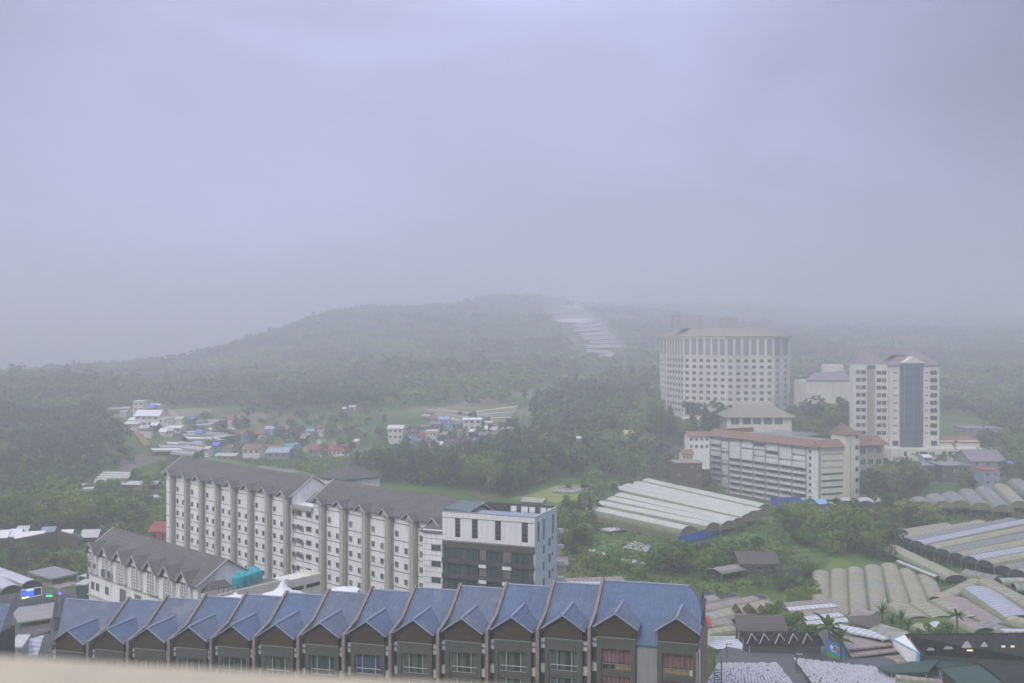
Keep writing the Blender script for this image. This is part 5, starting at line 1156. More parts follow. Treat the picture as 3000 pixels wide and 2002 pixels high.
patch([(-60, 1735), (238, 1722), (240, 1990), (-60, 1990)], 'asphalt', 'grey paved yard of the left market', 'pavement')
patch([(2075, 1865), (3100, 1880), (3100, 2050), (2040, 2050)], 'asphalt', 'dark paved lane between the nurseries and market roofs', 'road')

# ------------------------------------------------------------------ the far farms and village on the valley side
def strips(quad, n, film, label, group, wd=None, rise=1.2, lift=2.6, post=2.6, ends=True):
    """n barrel roofs filling a ground quad: corners near-left, near-right, far-right, far-left; barrels run along the first side"""
    P = [Vector(hit(*p)) + Vector((0, 0, lift)) for p in quad]; sp = []
    for k in range(n):
        v = (k + .5) / n; sp.append((P[0].lerp(P[3], v), P[1].lerp(P[2], v)))
    w = (P[3] - P[0]).length / n if wd is None else wd
    return tunnels(label, sp, w, rise, film, group, post=post, ends=ends, gap=.2)
G1 = 'greenhouse blocks of the left farm'
strips([(425, 1338), (520, 1335), (560, 1312), (500, 1308)], 3, ['tarp', 'film_blue'], 'rounded bluish farm roof nearest the wood on the left', G1)
strips([(490, 1345), (560, 1350), (680, 1290), (640, 1278)], 5, ['film_blue', 'film'], 'striped farm roof with five parallel barrels left of the green field', G1)
strips([(500, 1318), (600, 1322), (690, 1262), (600, 1266)], 4, ['film_blue', 'tarp'], 'bluish farm roof behind the striped one', G1)
strips([(520, 1292), (600, 1290), (650, 1262), (560, 1270)], 3, ['film_blue', 'film_white'], 'bright farm roof in the middle of the left farm', G1)
strips([(560, 1262), (640, 1256), (670, 1238), (600, 1244)], 3, ['film_blue'], 'hindmost grey-blue farm roof of the left farm', G1)
strips([(316, 1212), (386, 1208), (387, 1203), (318, 1206)], 1, ['film_white'], 'thin white strip roof left of the white farm buildings', G1)
G2 = 'greenhouse blocks above the hillside village'
strips([(1225, 1232), (1300, 1240), (1420, 1236), (1300, 1222)], 2, ['film', 'film_old'], 'curved milky roofs over the left of the hillside village', G2)
strips([(1240, 1215), (1330, 1222), (1400, 1225), (1300, 1208)], 2, ['film_old'], 'upper curved milky roof over the hillside village', G2)
strips([(1400, 1248), (1490, 1250), (1515, 1200), (1390, 1218)], 6, ['film_old', 'film'], 'large sloping milky roof at the right of the hillside village', G2)
strips([(1400, 1280), (1460, 1285), (1500, 1262), (1420, 1262)], 3, ['film_old'], 'low milky roof below the large sloping one', G2)
strips([(1440, 1276), (1520, 1276), (1515, 1262), (1455, 1262)], 1, ['film_blue'], 'bluish roof at the right end of the hillside village', G2)
strips([(1524, 1240), (1530, 1205), (1533, 1205), (1527, 1240)], 1, ['film_white'], 'narrow white roof running uphill right of the village', G2)
TR = [(1585, 925, 1665, 922), (1600, 940, 1690, 936), (1645, 953, 1700, 945), (1665, 965, 1760, 958), (1670, 978, 1775, 972), (1690, 992, 1785, 985), (1700, 1003, 1800, 998),
      (1720, 1014, 1815, 1012), (1705, 1028, 1812, 1024), (1720, 1040, 1800, 1044), (1750, 1056, 1800, 1052)]
for k, (a, b_, c, d) in enumerate(TR):
    strips([(a, b_ + 3), (c, d + 3), (c - 4, d - 7), (a + 4, b_ - 7)], 2, ['tarp'], '%s white plastic strip from the top on the misty terraced slope' % (['topmost'] + ORD[1:10] + ['lowest'])[k], 'terraced white strips on the misty hill', lift=3.5)
strips([(282, 1420), (378, 1420), (400, 1402), (310, 1398)], 3, ['film'], 'milky greenhouse of three barrels in the left wood clearing', 'small greenhouses left of the hotel')
strips([(275, 1432), (300, 1425), (305, 1420), (282, 1424)], 1, ['film'], 'small milky tunnel below the three-barrel greenhouse', 'small greenhouses left of the hotel')
for k, (x, y, w) in enumerate(((208, 1456, 24), (245, 1443, 26), (270, 1436, 22), (255, 1455, 34), (445, 1480, 22))):
    strips([(x - w / 2, y), (x + w / 2, y - 4), (x + w / 2 + 4, y - 9), (x - w / 2 + 6, y - 6)], 1, ['film_white'], ['lowest small white shed roof on the left slope', 'small white shed roof, second up the left slope', 'topmost of the small white shed roofs on the left slope', 'longest small white shed roof on the left slope', 'lone white shed roof on the green slope by the hotel'][k], 'small white shed roofs on the left slope')
strips([(62, 1515), (88, 1517), (100, 1492), (80, 1492)], 1, ['film'], 'left of the twin pale barrel sheds in the left wood', 'twin pale barrel sheds', rise=2.0)
strips([(92, 1517), (112, 1515), (122, 1492), (102, 1490)], 1, ['film'], 'right of the twin pale barrel sheds in the left wood', 'twin pale barrel sheds', rise=2.0)
# plastic strips and sheet pools near the big greenhouse
for k, (q, lb) in enumerate((([(1825, 1612), (1898, 1626), (1910, 1606), (1862, 1592)], 'block of pale flat cloches below the big greenhouse'), ([(1785, 1655), (1890, 1662), (1910, 1652), (1815, 1640)], 'bluish flat plastic sheet below the cloches'),
                             ([(1727, 1624), (1770, 1638), (1782, 1632), (1732, 1614)], 'narrow plastic strip left of the bluish sheet'), ([(1782, 1562), (1805, 1568), (1815, 1556), (1782, 1548)], 'crumpled white plastic heap at the corner of the big greenhouse'))):
    strips(q, 4 if k == 0 else 1, ['film_blue' if k in (0, 1) else 'film_white'], lb, 'low plastic covers below the big greenhouse', lift=.7, rise=.35, post=0, ends=False)
strips([(1615, 1448), (1680, 1452), (1715, 1440), (1650, 1432)], 4, ['film_blue'], 'bluish plastic strips on the grassy rise behind the flat-topped block', 'strips on the grassy rise', lift=1, rise=.5, post=.6)
strips([(1525, 1478), (1590, 1482), (1600, 1470), (1535, 1464)], 3, ['film'], 'thin pale hoops just behind the flat-topped block', 'strips on the grassy rise', lift=1, rise=.5, post=.6)
# houses of the valley
VH = [ # px, py(base), w px, depth, h, rise, wall, roof, label
 (1158, 1302, 34, 8, 6.0, 1.2, 'tower_wall', 'tower_wall', 'white two-storey villa standing alone left of the hillside village', 3),
 (1208, 1302, 18, 7, 4.5, 0.8, 'lightblue', 'brown_sheet', 'small blue-fronted house right of the lone villa', 2),
 (1235, 1302, 24, 7, 3.6, 1.2, 'cream_wall', 'red_roof', 'small house with a pink-red roof in the village', 2),
 (1262, 1308, 26, 7, 5.5, 0.0, 'tower_wall', 'tower_wall', 'white boxy house at the village front', 3),
 (1258, 1325, 18, 6, 3.5, 0.8, 'cream_wall', 'brown_sheet', 'lowest cream house half hidden by the wood', 2),
 (1275, 1280, 22, 7, 5.0, 1.0, 'plain_grey', 'purple_roof', 'grey-roofed house in the middle of the village', 2),
 (1300, 1270, 22, 7, 5.5, 0.8, 'tower_wall', 'lightblue', 'white house with a light blue roof', 2),
 (1312, 1282, 20, 7, 5.0, 0.0, 'lightblue', 'blue_tarp', 'bright blue boxy house in the village', 2),
 (1330, 1265, 34, 7, 3.0, 1.2, 'plain_grey', 'purple_roof', 'long grey-roofed house behind the blue house', 3),
 (1383, 1268, 42, 9, 5.0, 0.6, 'tower_wall', 'tarp', 'white-roofed house on stilts in front of the milky roofs', 3),
 (1352, 1252, 40, 6, 2.0, 1.0, 'cream_wall', 'yellow', 'yellow-roofed row above the village', 3),
 (1310, 1246, 40, 6, 2.0, 1.0, 'brown_wall', 'yellow', 'yellow and brown roofed shed left of the yellow row', 3),
 (1355, 1300, 24, 7, 4.5, 0.8, 'cream_wall', 'terracotta', 'cream house with a tiled roof among the trees', 2),
 (1362, 1318, 14, 6, 4.0, 0.8, 'tower_wall', 'brown_sheet', 'tiny white house lowest among the trees', 1),
 (1245, 1282, 18, 6, 4.0, 1.0, 'plain_grey', 'terracotta', 'small brown-roofed house behind the pink-red roof', 2),
 (735, 1345, 50, 9, 4.5, 1.6, 'cream_wall', 'terracotta', 'cream gabled house just above the hotel roof', 3),
 (812, 1352, 60, 12, 4.0, 1.5, 'plain_grey', 'film_blue', 'crumpled bluish-white roofed shed above the hotel roof', 3),
 (846, 1346, 22, 7, 5.0, 1.6, 'sign_blue', 'teal', 'small round-topped blue and teal hut', 1),
 (795, 1328, 60, 7, 2.6, 1.0, 'cream_wall', 'terracotta', 'long low house with a faded red roof left of the red roofs', 4),
 (755, 1322, 30, 7, 3.0, 1.0, 'plain_grey', 'green_sheet', 'green-roofed shed left of the faded red roof', 2),
 (925, 1336, 40, 9, 3.0, 1.6, 'plain_grey', 'red_roof', 'smaller bright red roofed building above the hotel', 3),
 (992, 1338, 64, 10, 3.0, 2.0, 'cream_wall', 'red_roof', 'larger bright red roofed building above the hotel', 5),
 (950, 1340, 26, 7, 2.6, .6, 'tower_wall', 'green_sheet', 'low green-grey shed between the two red roofs', 2),
 (1040, 1315, 14, 6, 3.5, .8, 'cream_wall', 'cream_wall', 'tiny cream house right of the red roofs', 1),
 (605, 1340, 12, 6, 4.0, .6, 'tower_wall', 'tower_wall', 'tiny white hut beside the striped farm roof', 1),
 (660, 1345, 60, 6, 1.5, .8, 'plain_grey', 'film', 'long thin pale shed just behind the hotel ridge', 3),
 (912, 1275, 30, 6, 2.0, .8, 'plain_grey', 'film_blue', 'bluish shed roof on the green hillside', 2),
 (892, 1288, 20, 6, 2.0, .6, 'plain_grey', 'film', 'pale shed just left of the bluish hillside shed', 2),
 (1005, 1208, 14, 5, 2.0, .6, 'tower_wall', 'tarp', 'tiny white hut higher on the hillside', 1),
 (1032, 1202, 16, 5, 2.0, .6, 'tower_wall', 'tarp', 'tiny white hut at the top of the hillside huts', 1),
 (405, 1240, 24, 8, 9.0, 0, 'tower_wall', 'tower_wall', 'upper white farm building with stacked floors', 2),
 (430, 1262, 56, 9, 6.0, 2.4, 'tower_wall', 'tarp', 'broad white-gabled farm building in the left valley', 4),
 (385, 1264, 30, 8, 3.0, 0.8, 'tower_wall', 'tarp', 'low white farm wing with a row of dark windows', 4),
 (472, 1264, 32, 8, 5.0, 0.0, 'tower_wall', 'tower_wall', 'white boxy farm building right of the gabled one', 3),
 (505, 1268, 40, 6, 2.0, .8, 'tower_wall', 'tarp', 'trailing low white farm sheds at the right', 3),
 (424, 1208, 38, 8, 2.0, 1.6, 'plain_grey', 'blue_tarp', 'blue-roofed shed above the white farm buildings', 2),
 (452, 1203, 20, 6, 2.5, .6, 'tower_wall', 'tarp', 'small white shed beside the blue roof', 2),
 (1842, 1290, 22, 6, 3.0, 1.0, 'cream_wall', 'yellow', 'small yellow-roofed stall by the curving road', 2),
 (1700, 1290, 50, 4, 1.0, .4, 'tower_wall', 'tarp', 'long low white wall-like shed at the wood edge', 3),
 (1563, 1190, 8, 5, 6.0, .6, 'tower_wall', 'blue_tarp', 'narrow white and blue house on the grassy ridge', 1),
 (465, 1595, 40, 9, 3.0, 1.8, 'red_roof', 'red_roof', 'red-roofed shed against the left foot of the hotel', 2),
 (1750, 1132, 14, 5, 2.0, .6, 'tower_wall', 'tarp', 'tiny white hut on the ridge strip', 1),
]
for x, y, w, dp, hh, ri, wa, rf_, lb, nw in VH:
    if 1150 < x < 1420 or x < 520: w, hh = w * 1.25, hh * 1.25
    house(x, y, w, dp, hh, ri, wa, rf_, lb, rot=random.uniform(-.12, .12), nwin=nw)
def sheds(poly, n, w0, w1, label, group, seed, y0=300):
    rs = random.Random(seed); xs_ = [p[0] for p in poly]; ys_ = [p[1] for p in poly]; got = []; tries = 0
    while len(got) < n and tries < 900:
        tries += 1; x, y = rs.uniform(min(xs_), max(xs_)), rs.uniform(min(ys_), max(ys_))
        if inpoly(np.array([x]), np.array([y]), poly)[0] and all(abs(x - a) > 13 or abs(y - b_) > 7 for a, b_ in got): got.append((x, y))
    for k, (x, y) in enumerate(got):
        rf_ = rs.choice(['film_white', 'film', 'film_blue', 'purple_roof', 'red_roof', 'brown_sheet', 'tarp', 'blue_tarp', 'terracotta', 'film_pink']); wa = rs.choice(['cream_wall', 'plain_grey', 'tower_wall', 'brown_wall', 'lightblue'])
        cn = {'film_white': 'white', 'film': 'milky', 'film_blue': 'bluish', 'purple_roof': 'purple-grey', 'red_roof': 'red', 'brown_sheet': 'brown', 'tarp': 'bright white', 'blue_tarp': 'blue', 'terracotta': 'rusty', 'film_pink': 'dusty pink'}[rf_]
        i = int(7 * (x - min(xs_)) / (max(xs_) - min(xs_) + 1)); j = int(3 * (y - min(ys_)) / (max(ys_) - min(ys_) + 1))
        house(x, y, rs.uniform(w0, w1), rs.uniform(4, 7), rs.uniform(2.2, 4.5), rs.uniform(.5, 1.4), wa, rf_, 'small %s-roofed shed %s, at the %s, %s' % (cn, label, ['far left', 'left', 'inner left', 'middle', 'inner right', 'right', 'far right'][i], ['back', 'middle depth', 'front'][j]), rot=rs.uniform(-.3, .3), name='shed', cat='shed', group=group, nwin=2, wins=rs.random() < .4)
sheds([(570, 1250), (760, 1225), (1010, 1255), (1010, 1338), (700, 1345), (570, 1330)], 20, 9, 26, 'among the farm plots', 'small sheds among the farm plots', 1)
sheds([(1180, 1290), (1270, 1240), (1460, 1250), (1460, 1300), (1330, 1325), (1200, 1320)], 30, 9, 20, 'in the hillside village', 'small houses of the hillside village', 2)
sheds([(330, 1215), (420, 1205), (560, 1225), (560, 1275), (400, 1290)], 14, 9, 24, 'round the white farm buildings', 'small sheds round the white farm', 3)
sheds([(2700, 1330), (2990, 1330), (2990, 1400), (2720, 1400)], 10, 16, 40, 'below the slim tower', 'small sheds below the slim tower', 4, 330)
house(400, 1440, 110, 6, 2.5, .8, 'brown_wall', 'film', 'long low shed with boarded sides beside the hotel end', nwin=1)
house(2225, 1690, 110, 9, 3.2, 1.8, 'brown_wall', 'brown_sheet', 'grey-brown roofed hut on the slope right of the terrace', nwin=3)
house(2320, 1730, 60, 7, 2.6, 1.2, 'brown_wall', 'dark_sheet', 'dark tumbledown hut below the grey-brown hut', nwin=2)
house(1640, 1680, 40, 6, 2.2, 1.0, 'film_pink', 'purple_roof', 'small purple-roofed hut behind the terrace ridge', nwin=1)
tunnels('open pale lean-to greenhouse skeleton left of the grey-brown hut', [(PY(*g4(350, 262), 236), PY(*g4(758, 190), 244))], 5.0, .9, ['film_pink'], None, post=3.4, hoops=3, ends=False)
tunnels('long pinkish tunnel just over the terrace ridge at the flat-topped block', [(PY(1640, 1696, 226), PY(1820, 1690, 232))], 4.0, 1.0, ['film_pink'], None, post=3, ends=True)
tunnels('lower pale tunnel touching the terrace ridge', [(PY(1660, 1704, 216), PY(1760, 1705, 218))], 3.0, .8, ['film_white'], None, post=3, ends=True)

# blue hoardings
def fence(pix, hgt, m, label, name='hoarding', cat='hoarding', th=.1, posts=6, level=None):
    P = [Vector(hit(*p)) if level is None else Vector(PZ(*p, level)) for p in pix]; r = thing(name, label, cat, tuple((P[0] + P[-1]) / 2)); 
    b = MB(); pb = MB()
    for a, c in zip(P[:-1], P[1:]):
        fr_ = Fr(a.x, a.y, c.x - a.x, c.y - a.y); l = math.dist(a[:2], c[:2])
        b.hexa([fr_.p(0, th, a.z - .5), fr_.p(l, th, c.z - .5), fr_.p(l, 0, c.z - .5), fr_.p(0, 0, a.z - .5)], [fr_.p(0, th, a.z + hgt), fr_.p(l, th, c.z + hgt), fr_.p(l, 0, c.z + hgt), fr_.p(0, 0, a.z + hgt)])
        for k in range(posts): q = a.lerp(c, k / posts); pb.tube((q.x, q.y + .2, q.z - .5), (q.x, q.y + .2, q.z + hgt + .2), .07, 4)
    b.build('panel', M[m], r); pb.build('fence_post', M['steel'], r); return r
M['hoard'] = mat('blue_sheet_hoarding', (0.03, 0.12, 0.52), 0.6, 0.2, 0.4, stripe=(0, 1.2, .04, .2))
fence([(1985, 1612), (2060, 1592), (2165, 1552)], 3.5, 'hoard', 'long blue sheet hoarding at the near end of the big milky greenhouse', level=-54.0)
fence([(2258, 1508), (2345, 1500)], 5.6, 'hoard', 'short blue hoarding below the balconied block')
house(2390, 1490, 60, 5, 1.8, 1.0, 'sign_blue', 'lightblue', 'light blue tarpaulin shelter at the corner of the balconied block', nwin=1, Y=345, wins=False)
fence([(0, 1632), (52, 1622), (170, 1598), (225, 1612)], 4.0, 'brown_wall', 'tall brown boarded fence in front of the small tents at left', 'fence', 'fence', posts=14)

# left foreground market
for k, (x, y, w, cl, lb) in enumerate(((40, 1588, 26, 'tarp', 'small white tent, second from the left, behind the brown fence'), (62, 1596, 30, 'tarp', 'white tent with a dark front right of the second tent'), (62, 1578, 26, 'panel', 'hindmost grey-white tent behind the brown fence'),
                                      (98, 1594, 44, 'tarp', 'largest white ridge tent behind the brown fence'), (138, 1580, 30, 'blue_trim', 'bluish-grey tent right of the largest white tent'), (8, 1590, 20, 'tarp', 'leftmost white tent, cut by the picture edge'),
                                      (192, 1590, 24, 'tarp', 'small white tent left of the green domed tent'), (262, 1590, 42, 'panel', 'flat grey-white shelter right of the green domed tent'))):
    house(x, y, w, 5, 1.7, 1.4, 'dark_grey', cl, lb, rot=.15, name='tent', cat='tent', group='tents behind the brown fence', wins=False)
P = hit(215, 1596); b = MB(); rad = 2.6
for i in range(6):
    for j in range(16):
        e0, e1 = i * math.pi / 12, (i + 1) * math.pi / 12; t0, t1 = j * math.pi / 8, (j + 1) * math.pi / 8
        q = [(P[0] + rad * math.cos(e) * math.cos(t_), P[1] + rad * math.cos(e) * math.sin(t_), P[2] + 1 + 2.0 * math.sin(e)) for e, t_ in ((e0, t0), (e0, t1), (e1, t1), (e1, t0))]
        b.poly(q if i < 5 else q[:3])
for j in range(16):
    t0, t1 = j * math.pi / 8, (j + 1) * math.pi / 8
    b.poly([(P[0] + rad * math.cos(t0), P[1] + rad * math.sin(t0), P[2] - 1), (P[0] + rad * math.cos(t1), P[1] + rad * math.sin(t1), P[2] - 1), (P[0] + rad * math.cos(t1), P[1] + rad * math.sin(t1), P[2] + 1), (P[0] + rad * math.cos(t0), P[1] + rad * math.sin(t0), P[2] + 1)])
tag(b.build('tent', mat('dark_green_tent', (.03, .14, .10), .6, .2, .5), None, True, org=P), 'dark green domed tent behind the brown fence', 'tent')
lf = lambda x, y: (x / 4.354, 1640 + y / 4.354)
tunnels('big white barrel-roofed market hall at the left edge', [(PZ(*lf(60, 140), -50.5), PZ(*lf(-330, 0), -50.5))], 4.2, 1.3, ['film_white'], None, post=4)
tunnels('two white barrel roofs with dark open fronts at the left edge', [(PZ(*lf(-200, 130), -49.5), PZ(*lf(150, 330), -49.5)), (PZ(*lf(60, 140), -49.7), PZ(*lf(400, 265), -49.7))], 4.8, 1.7, ['film_white'], None, post=5, endcol='dark_grey')
def PR(pix, m_, lb, z, **k): return plane_roof(pix, m_, lb, z, cf=lf, **k)
PR([(350, 155), (650, 245), (1000, 170), (700, 82)], 'plain_grey', 'flat grey diamond-shaped canopy over the left market', -51.0)
PR([(520, 300), (760, 370), (1000, 300), (700, 240)], 'film_pink', 'faded patchwork awning below the grey canopy', -52.5)
PR([(1000, 205), (990, 200), (1105, 215), (1105, 175)], 'film_white', 'small white ledge roof against the gabled hall', -49.0)
house(238, 1728, 26, 4, 9, 0, 'glass_green', 'panel', 'narrow teal glazed box against the left end of the gabled hall', Y=206, wins=False, z0=-58)
PR([(165, 690), (230, 800), (660, 740), (700, 540), (230, 610)], 'concrete', 'stained grey market roof left of the terrace', -50.0)
M['patchwork'] = mat('teal_and_rust_patchwork_tarps', (0.05, 0.16, 0.16), 0.8, 0.5, 0.5, col2=(0.20, 0.09, 0.07), patch=(0.35, (0.05, 0.30, 0.32), 0.55))
PR([(215, 960), (450, 980), (650, 900), (640, 770), (240, 810)], 'patchwork', 'teal and rust patchwork tarpaulins left of the terrace', -51.0)
PR([(120, 1105), (285, 1112), (390, 955), (225, 955)], 'panel', 'tilted pale slatted roof at the bottom left', [-48.5, -48.5, -48.0, -48.0])
PR([(370, 1010), (360, 1220), (480, 1220), (560, 960)], 'film_white', 'white wall-like awning at the left end of the terrace', [-48.5, -50.5, -50.5, -48.5])
lt = thing('townhouse', 'dark blue-roofed house cut off by the left edge', 'townhouse', PY(-40, 1850, 150)[:2] + (-56,), 'blue-roofed terraced townhouses')
fL = Fr(*PY(26, 0, 150)[:2], -.97, -.25); fL = Fr(*PY(-190, 0, 150)[:2], 1, -.05)
b = MB(); b.box(fL, 0, 9.8, -4, 7, -58, -42.5); b.build('wall', M['dark_grey'], lt)
b = MB(); b.slab([PY(-190, 1900, 142), PY(-18, 1905, 142), PY(33, 1768, 150), PY(-190, 1780, 150)], .2); b.build('roof', M['blue_roof'], lt)
# lit screen and coloured lights of the stalls
Y = 196; A = lf(272, 392), lf(525, 352), lf(530, 385), lf(425, 470), lf(285, 505)
r = thing('screen', 'lit advertising screen glowing blue and yellow by the left barrel roofs', 'screen', PY(*lf(350, 440), Y))
q = [PY(*lf(x, y), Y - 2) for x, y in ((275, 505), (535, 448), (525, 352), (272, 392))]
b = MB(); b.poly(q); q2 = [(x, y + .4, z) for x, y, z in q]; b.poly(q2[::-1])
for i in range(4): b.poly([q2[i], q2[(i + 1) % 4], q[(i + 1) % 4], q[i]])
b.build('screen_panel', M['dark_sheet'], r)
for (x0, y0, x1, y1), cl, st, nm_ in (((290, 400, 430, 480), (.03, .09, 1.0), 1.6, 'blue_glow_panel'), ((285, 484, 365, 502), (.8, .9, .05), 1.1, 'yellow_glow_strip'), ((340, 396, 430, 414), (.6, .8, 1.0), .9, 'white_glow_strip')):
    b = MB(); sl_ = -.17; P = [PY(*lf(x, y + (x - 290) * sl_), Y - 2.06) for x, y in ((x0, y1), (x1, y1), (x1, y0), (x0, y0))]; b.slab(P, .01); b.build(nm_, emit(nm_, cl, st), r)
b = MB()
for i in range(4): b.tube(q[i], q[(i + 1) % 4], .12, 5)
b.build('screen_frame', M['frame'], r)
for x, y, w, cl, nm_, lb in ((628, 462, 70, (.02, .9, .15), 'green', 'green lit strip light of a left market stall'), (765, 432, 34, (.25, .12, 1.0), 'purple', 'purple lit strip light right of the green one')):
    P = PY(*lf(x, y), 197); b = MB(); b.box(Fr(P[0], P[1], 1, 0), -w / 4.354 / 3000 * 197 / 2, w / 4.354 / 3000 * 197 / 2, -.1, .1, P[2] - .13, P[2] + .13)
    o = b.build('strip_light', emit(nm_ + '_light', cl, 1.6), org=P); tag(o, lb, 'lamp')
for x, w, col_, lb in ((90, 50, 'green_sheet', 'dark green stall row under the lit screen'), (190, 70, 'dark_grey', 'dark stall row behind the patchwork tarpaulins')):
    house(x, 1762 + (x > 100) * 0, w, 5, 3, 0, 'dark_grey', col_, lb, Y=204, wins=False, z0=-58)

# tall lamp posts and the billboard at the lower right
for k, (x0, y0, y1, Y, lb) in enumerate(((2128.5, 1888, 2000, 158, 'left dark lamp post in front of the bag nursery'), (2333.5, 1918, 2010, 152, 'middle dark lamp post between the two nurseries'), (2456.5, 1833, 1880, 165, 'short dark pole behind the billboard'))):
    P0, P1 = PY(x0, y0, Y), PY(x0 + (5 if k == 0 else 0), y1, Y); r = thing('lamp_post', lb, 'lamp post', (P1[0], P1[1], P1[2] - 4), 'dark poles by the nurseries')
    b = MB(); b.tube((P1[0], P1[1], P1[2] - 4), P0, .13, 6, 0, .07); b.build('pole', M['dark_grey'], r)
    if k < 2: b = MB(); b.box(Fr(P0[0], P0[1], 1, 0), -.1, .9, -.15, .15, P0[2] - .02, P0[2] + .12); b.build('lamp_head', M['greyframe'], r)
Yb = 160; q = [PY(*g4(x, y), Yb) for x, y in ((1650, 1258), (1792, 1325), (1792, 1160), (1632, 1062))]
q = [q[0], (q[1][0], q[1][1] - 2.2, q[1][2] * (Yb - 2.2) / Yb), (q[2][0], q[2][1] - 2.2, q[2][2] * (Yb - 2.2) / Yb), q[3]]
bb = thing('billboard', 'bright blue advertising billboard on posts beside the palms', 'billboard', (q[0][0] + 2, Yb, -52))
b = MB(); b.poly(q); q2 = [(x + .25, y + .35, z) for x, y, z in q]; b.poly(q2[::-1])
for i in range(4): b.poly([q2[i], q2[(i + 1) % 4], q[(i + 1) % 4], q[i]])
b.build('board', mat('billboard_print_blue', (0.02, 0.22, 0.62), 0.5, 0.2, 0.4), bb)
qv = [Vector(p) for p in q]; nb = (qv[1] - qv[0]).cross(qv[3] - qv[0]).normalized() * .03
def on(u, v): return (qv[0] * (1 - u) * (1 - v) + qv[1] * u * (1 - v) + qv[2] * u * v + qv[3] * (1 - u) * v) + nb * 1.0
def blob(cu, cv, ru, rv, m_, nm, n=12, off=1.0):
    b = MB(); P = [on(cu + ru * math.cos(t_), cv + rv * math.sin(t_)) + nb * (off - 1) for t_ in np.linspace(0, 2 * math.pi, n, endpoint=False)]
    b.poly(P); b.build(nm, m_, bb)
mg = mat('billboard_print_green', (0.12, 0.35, 0.06), .5, .2, .4); mo = mat('billboard_print_orange', (0.75, 0.16, 0.03), .5, .2, .4); mw = mat('billboard_print_white', (.75, .8, .85), .5, .1, .4)
b = MB(); b.poly([on(0.01, .01), on(.99, .01), on(.99, .22), on(.75, .30), on(.5, .2), on(.25, .33), on(.01, .25)]); b.build('printed_hills', mg, bb)
blob(.68, .68, .12, .13, mo, 'printed_orange', off=2); blob(.32, .68, .10, .12, mw, 'printed_bottle', off=2); blob(.30, .90, .22, .05, mo, 'printed_heading', off=2)
for v_, u0, u1 in ((.48, .2, .55), (.40, .25, .62), (.80, .45, .75)):
    b = MB(); b.poly([on(u0, v_), on(u1, v_), on(u1, v_ + .035), on(u0, v_ + .035)]); b.build('printed_text_line', mw, bb)
b = MB()
for u in (.2, .8): p = on(u, 0) + Vector((.3, .4, 0)); b.tube(p + Vector((0, 0, 1)), (p.x, p.y, -53), .14, 6)
b.build('support', M['steel'], bb)
b = MB(); P = [PY(*g4(x, y), 172) for x, y in ((975, 1240), (1120, 1190), (1115, 1175), (980, 1215), (815, 1155), (815, 1195))]
b.poly([P[5], P[0], P[3], P[4]]); b.poly([P[0], P[1], P[2], P[3]]); b.poly([tuple(Vector(p) + Vector((0, .3, 0))) for p in (P[4], P[3], P[0], P[5])]); b.poly([tuple(Vector(p) + Vector((0, .3, 0))) for p in (P[3], P[2], P[1], P[0])])
tag(b.build('banner', mat('blue_banner', (.03, .22, .50), .5, .4, .8, col2=(.35, .5, .6)), org=P[0]), 'small folded blue banner sign under the dark lean-to', 'sign')
house(2060, 1905, 36, 5, 4, .8, 'cream_wall', 'red_roof', 'small red-roofed lodge at the right end of the terrace', Y=166, z0=-50, nwin=1)
plane_roof([(1085, 1340), (1290, 1600), (1480, 1600), (1260, 1290)], 'concrete', 'narrow concrete walkway between the two nurseries', -49.2, th=.15, name='walkway', cat='walkway')
b = MB(); 
for i in range(7): b.tube(PY(2092, 1965 + i * 7, 140), PY(2114, 1963 + i * 7, 140), .06, 4)
b.tube(PY(2092, 1935, 140), PY(2092, 2015, 140), .07, 4); b.tube(PY(2114, 1935, 140), PY(2114, 2015, 140), .07, 4)
tag(b.build('scaffold', M['dark_grey'], org=PY(2100, 2015, 140)), 'dark metal ladder frame beside the terrace end', 'scaffold')
# red flags by the hut
for k, (x, y, cl) in enumerate(((2121, 1710, 'teal'), (2137, 1707, 'red_roof'), (2125, 1718, 'red_roof'))):
    P = PY(x, y, 236); b = MB(); b.tube((P[0], P[1], P[2] - 5), (P[0], P[1], P[2] + .8), .05, 4); 
    V = [(P[0] + .05, P[1], P[2] + .7), (P[0] + 1.2, P[1] - .2, P[2] + .5), (P[0] + 1.1, P[1] - .1, P[2] - .5), (P[0] + .05, P[1], P[2] - .4)]
    r = thing('flag', ['teal flag on a pole near the grey-brown hut', 'larger red flag near the grey-brown hut', 'lower red flag near the grey-brown hut'][k], 'flag', (P[0], P[1], P[2] - 5), 'flags near the hut')
    b.build('pole', M['steel'], r); b = MB(); b.slab(V[::-1], .03); b.build('cloth', M[cl], r)

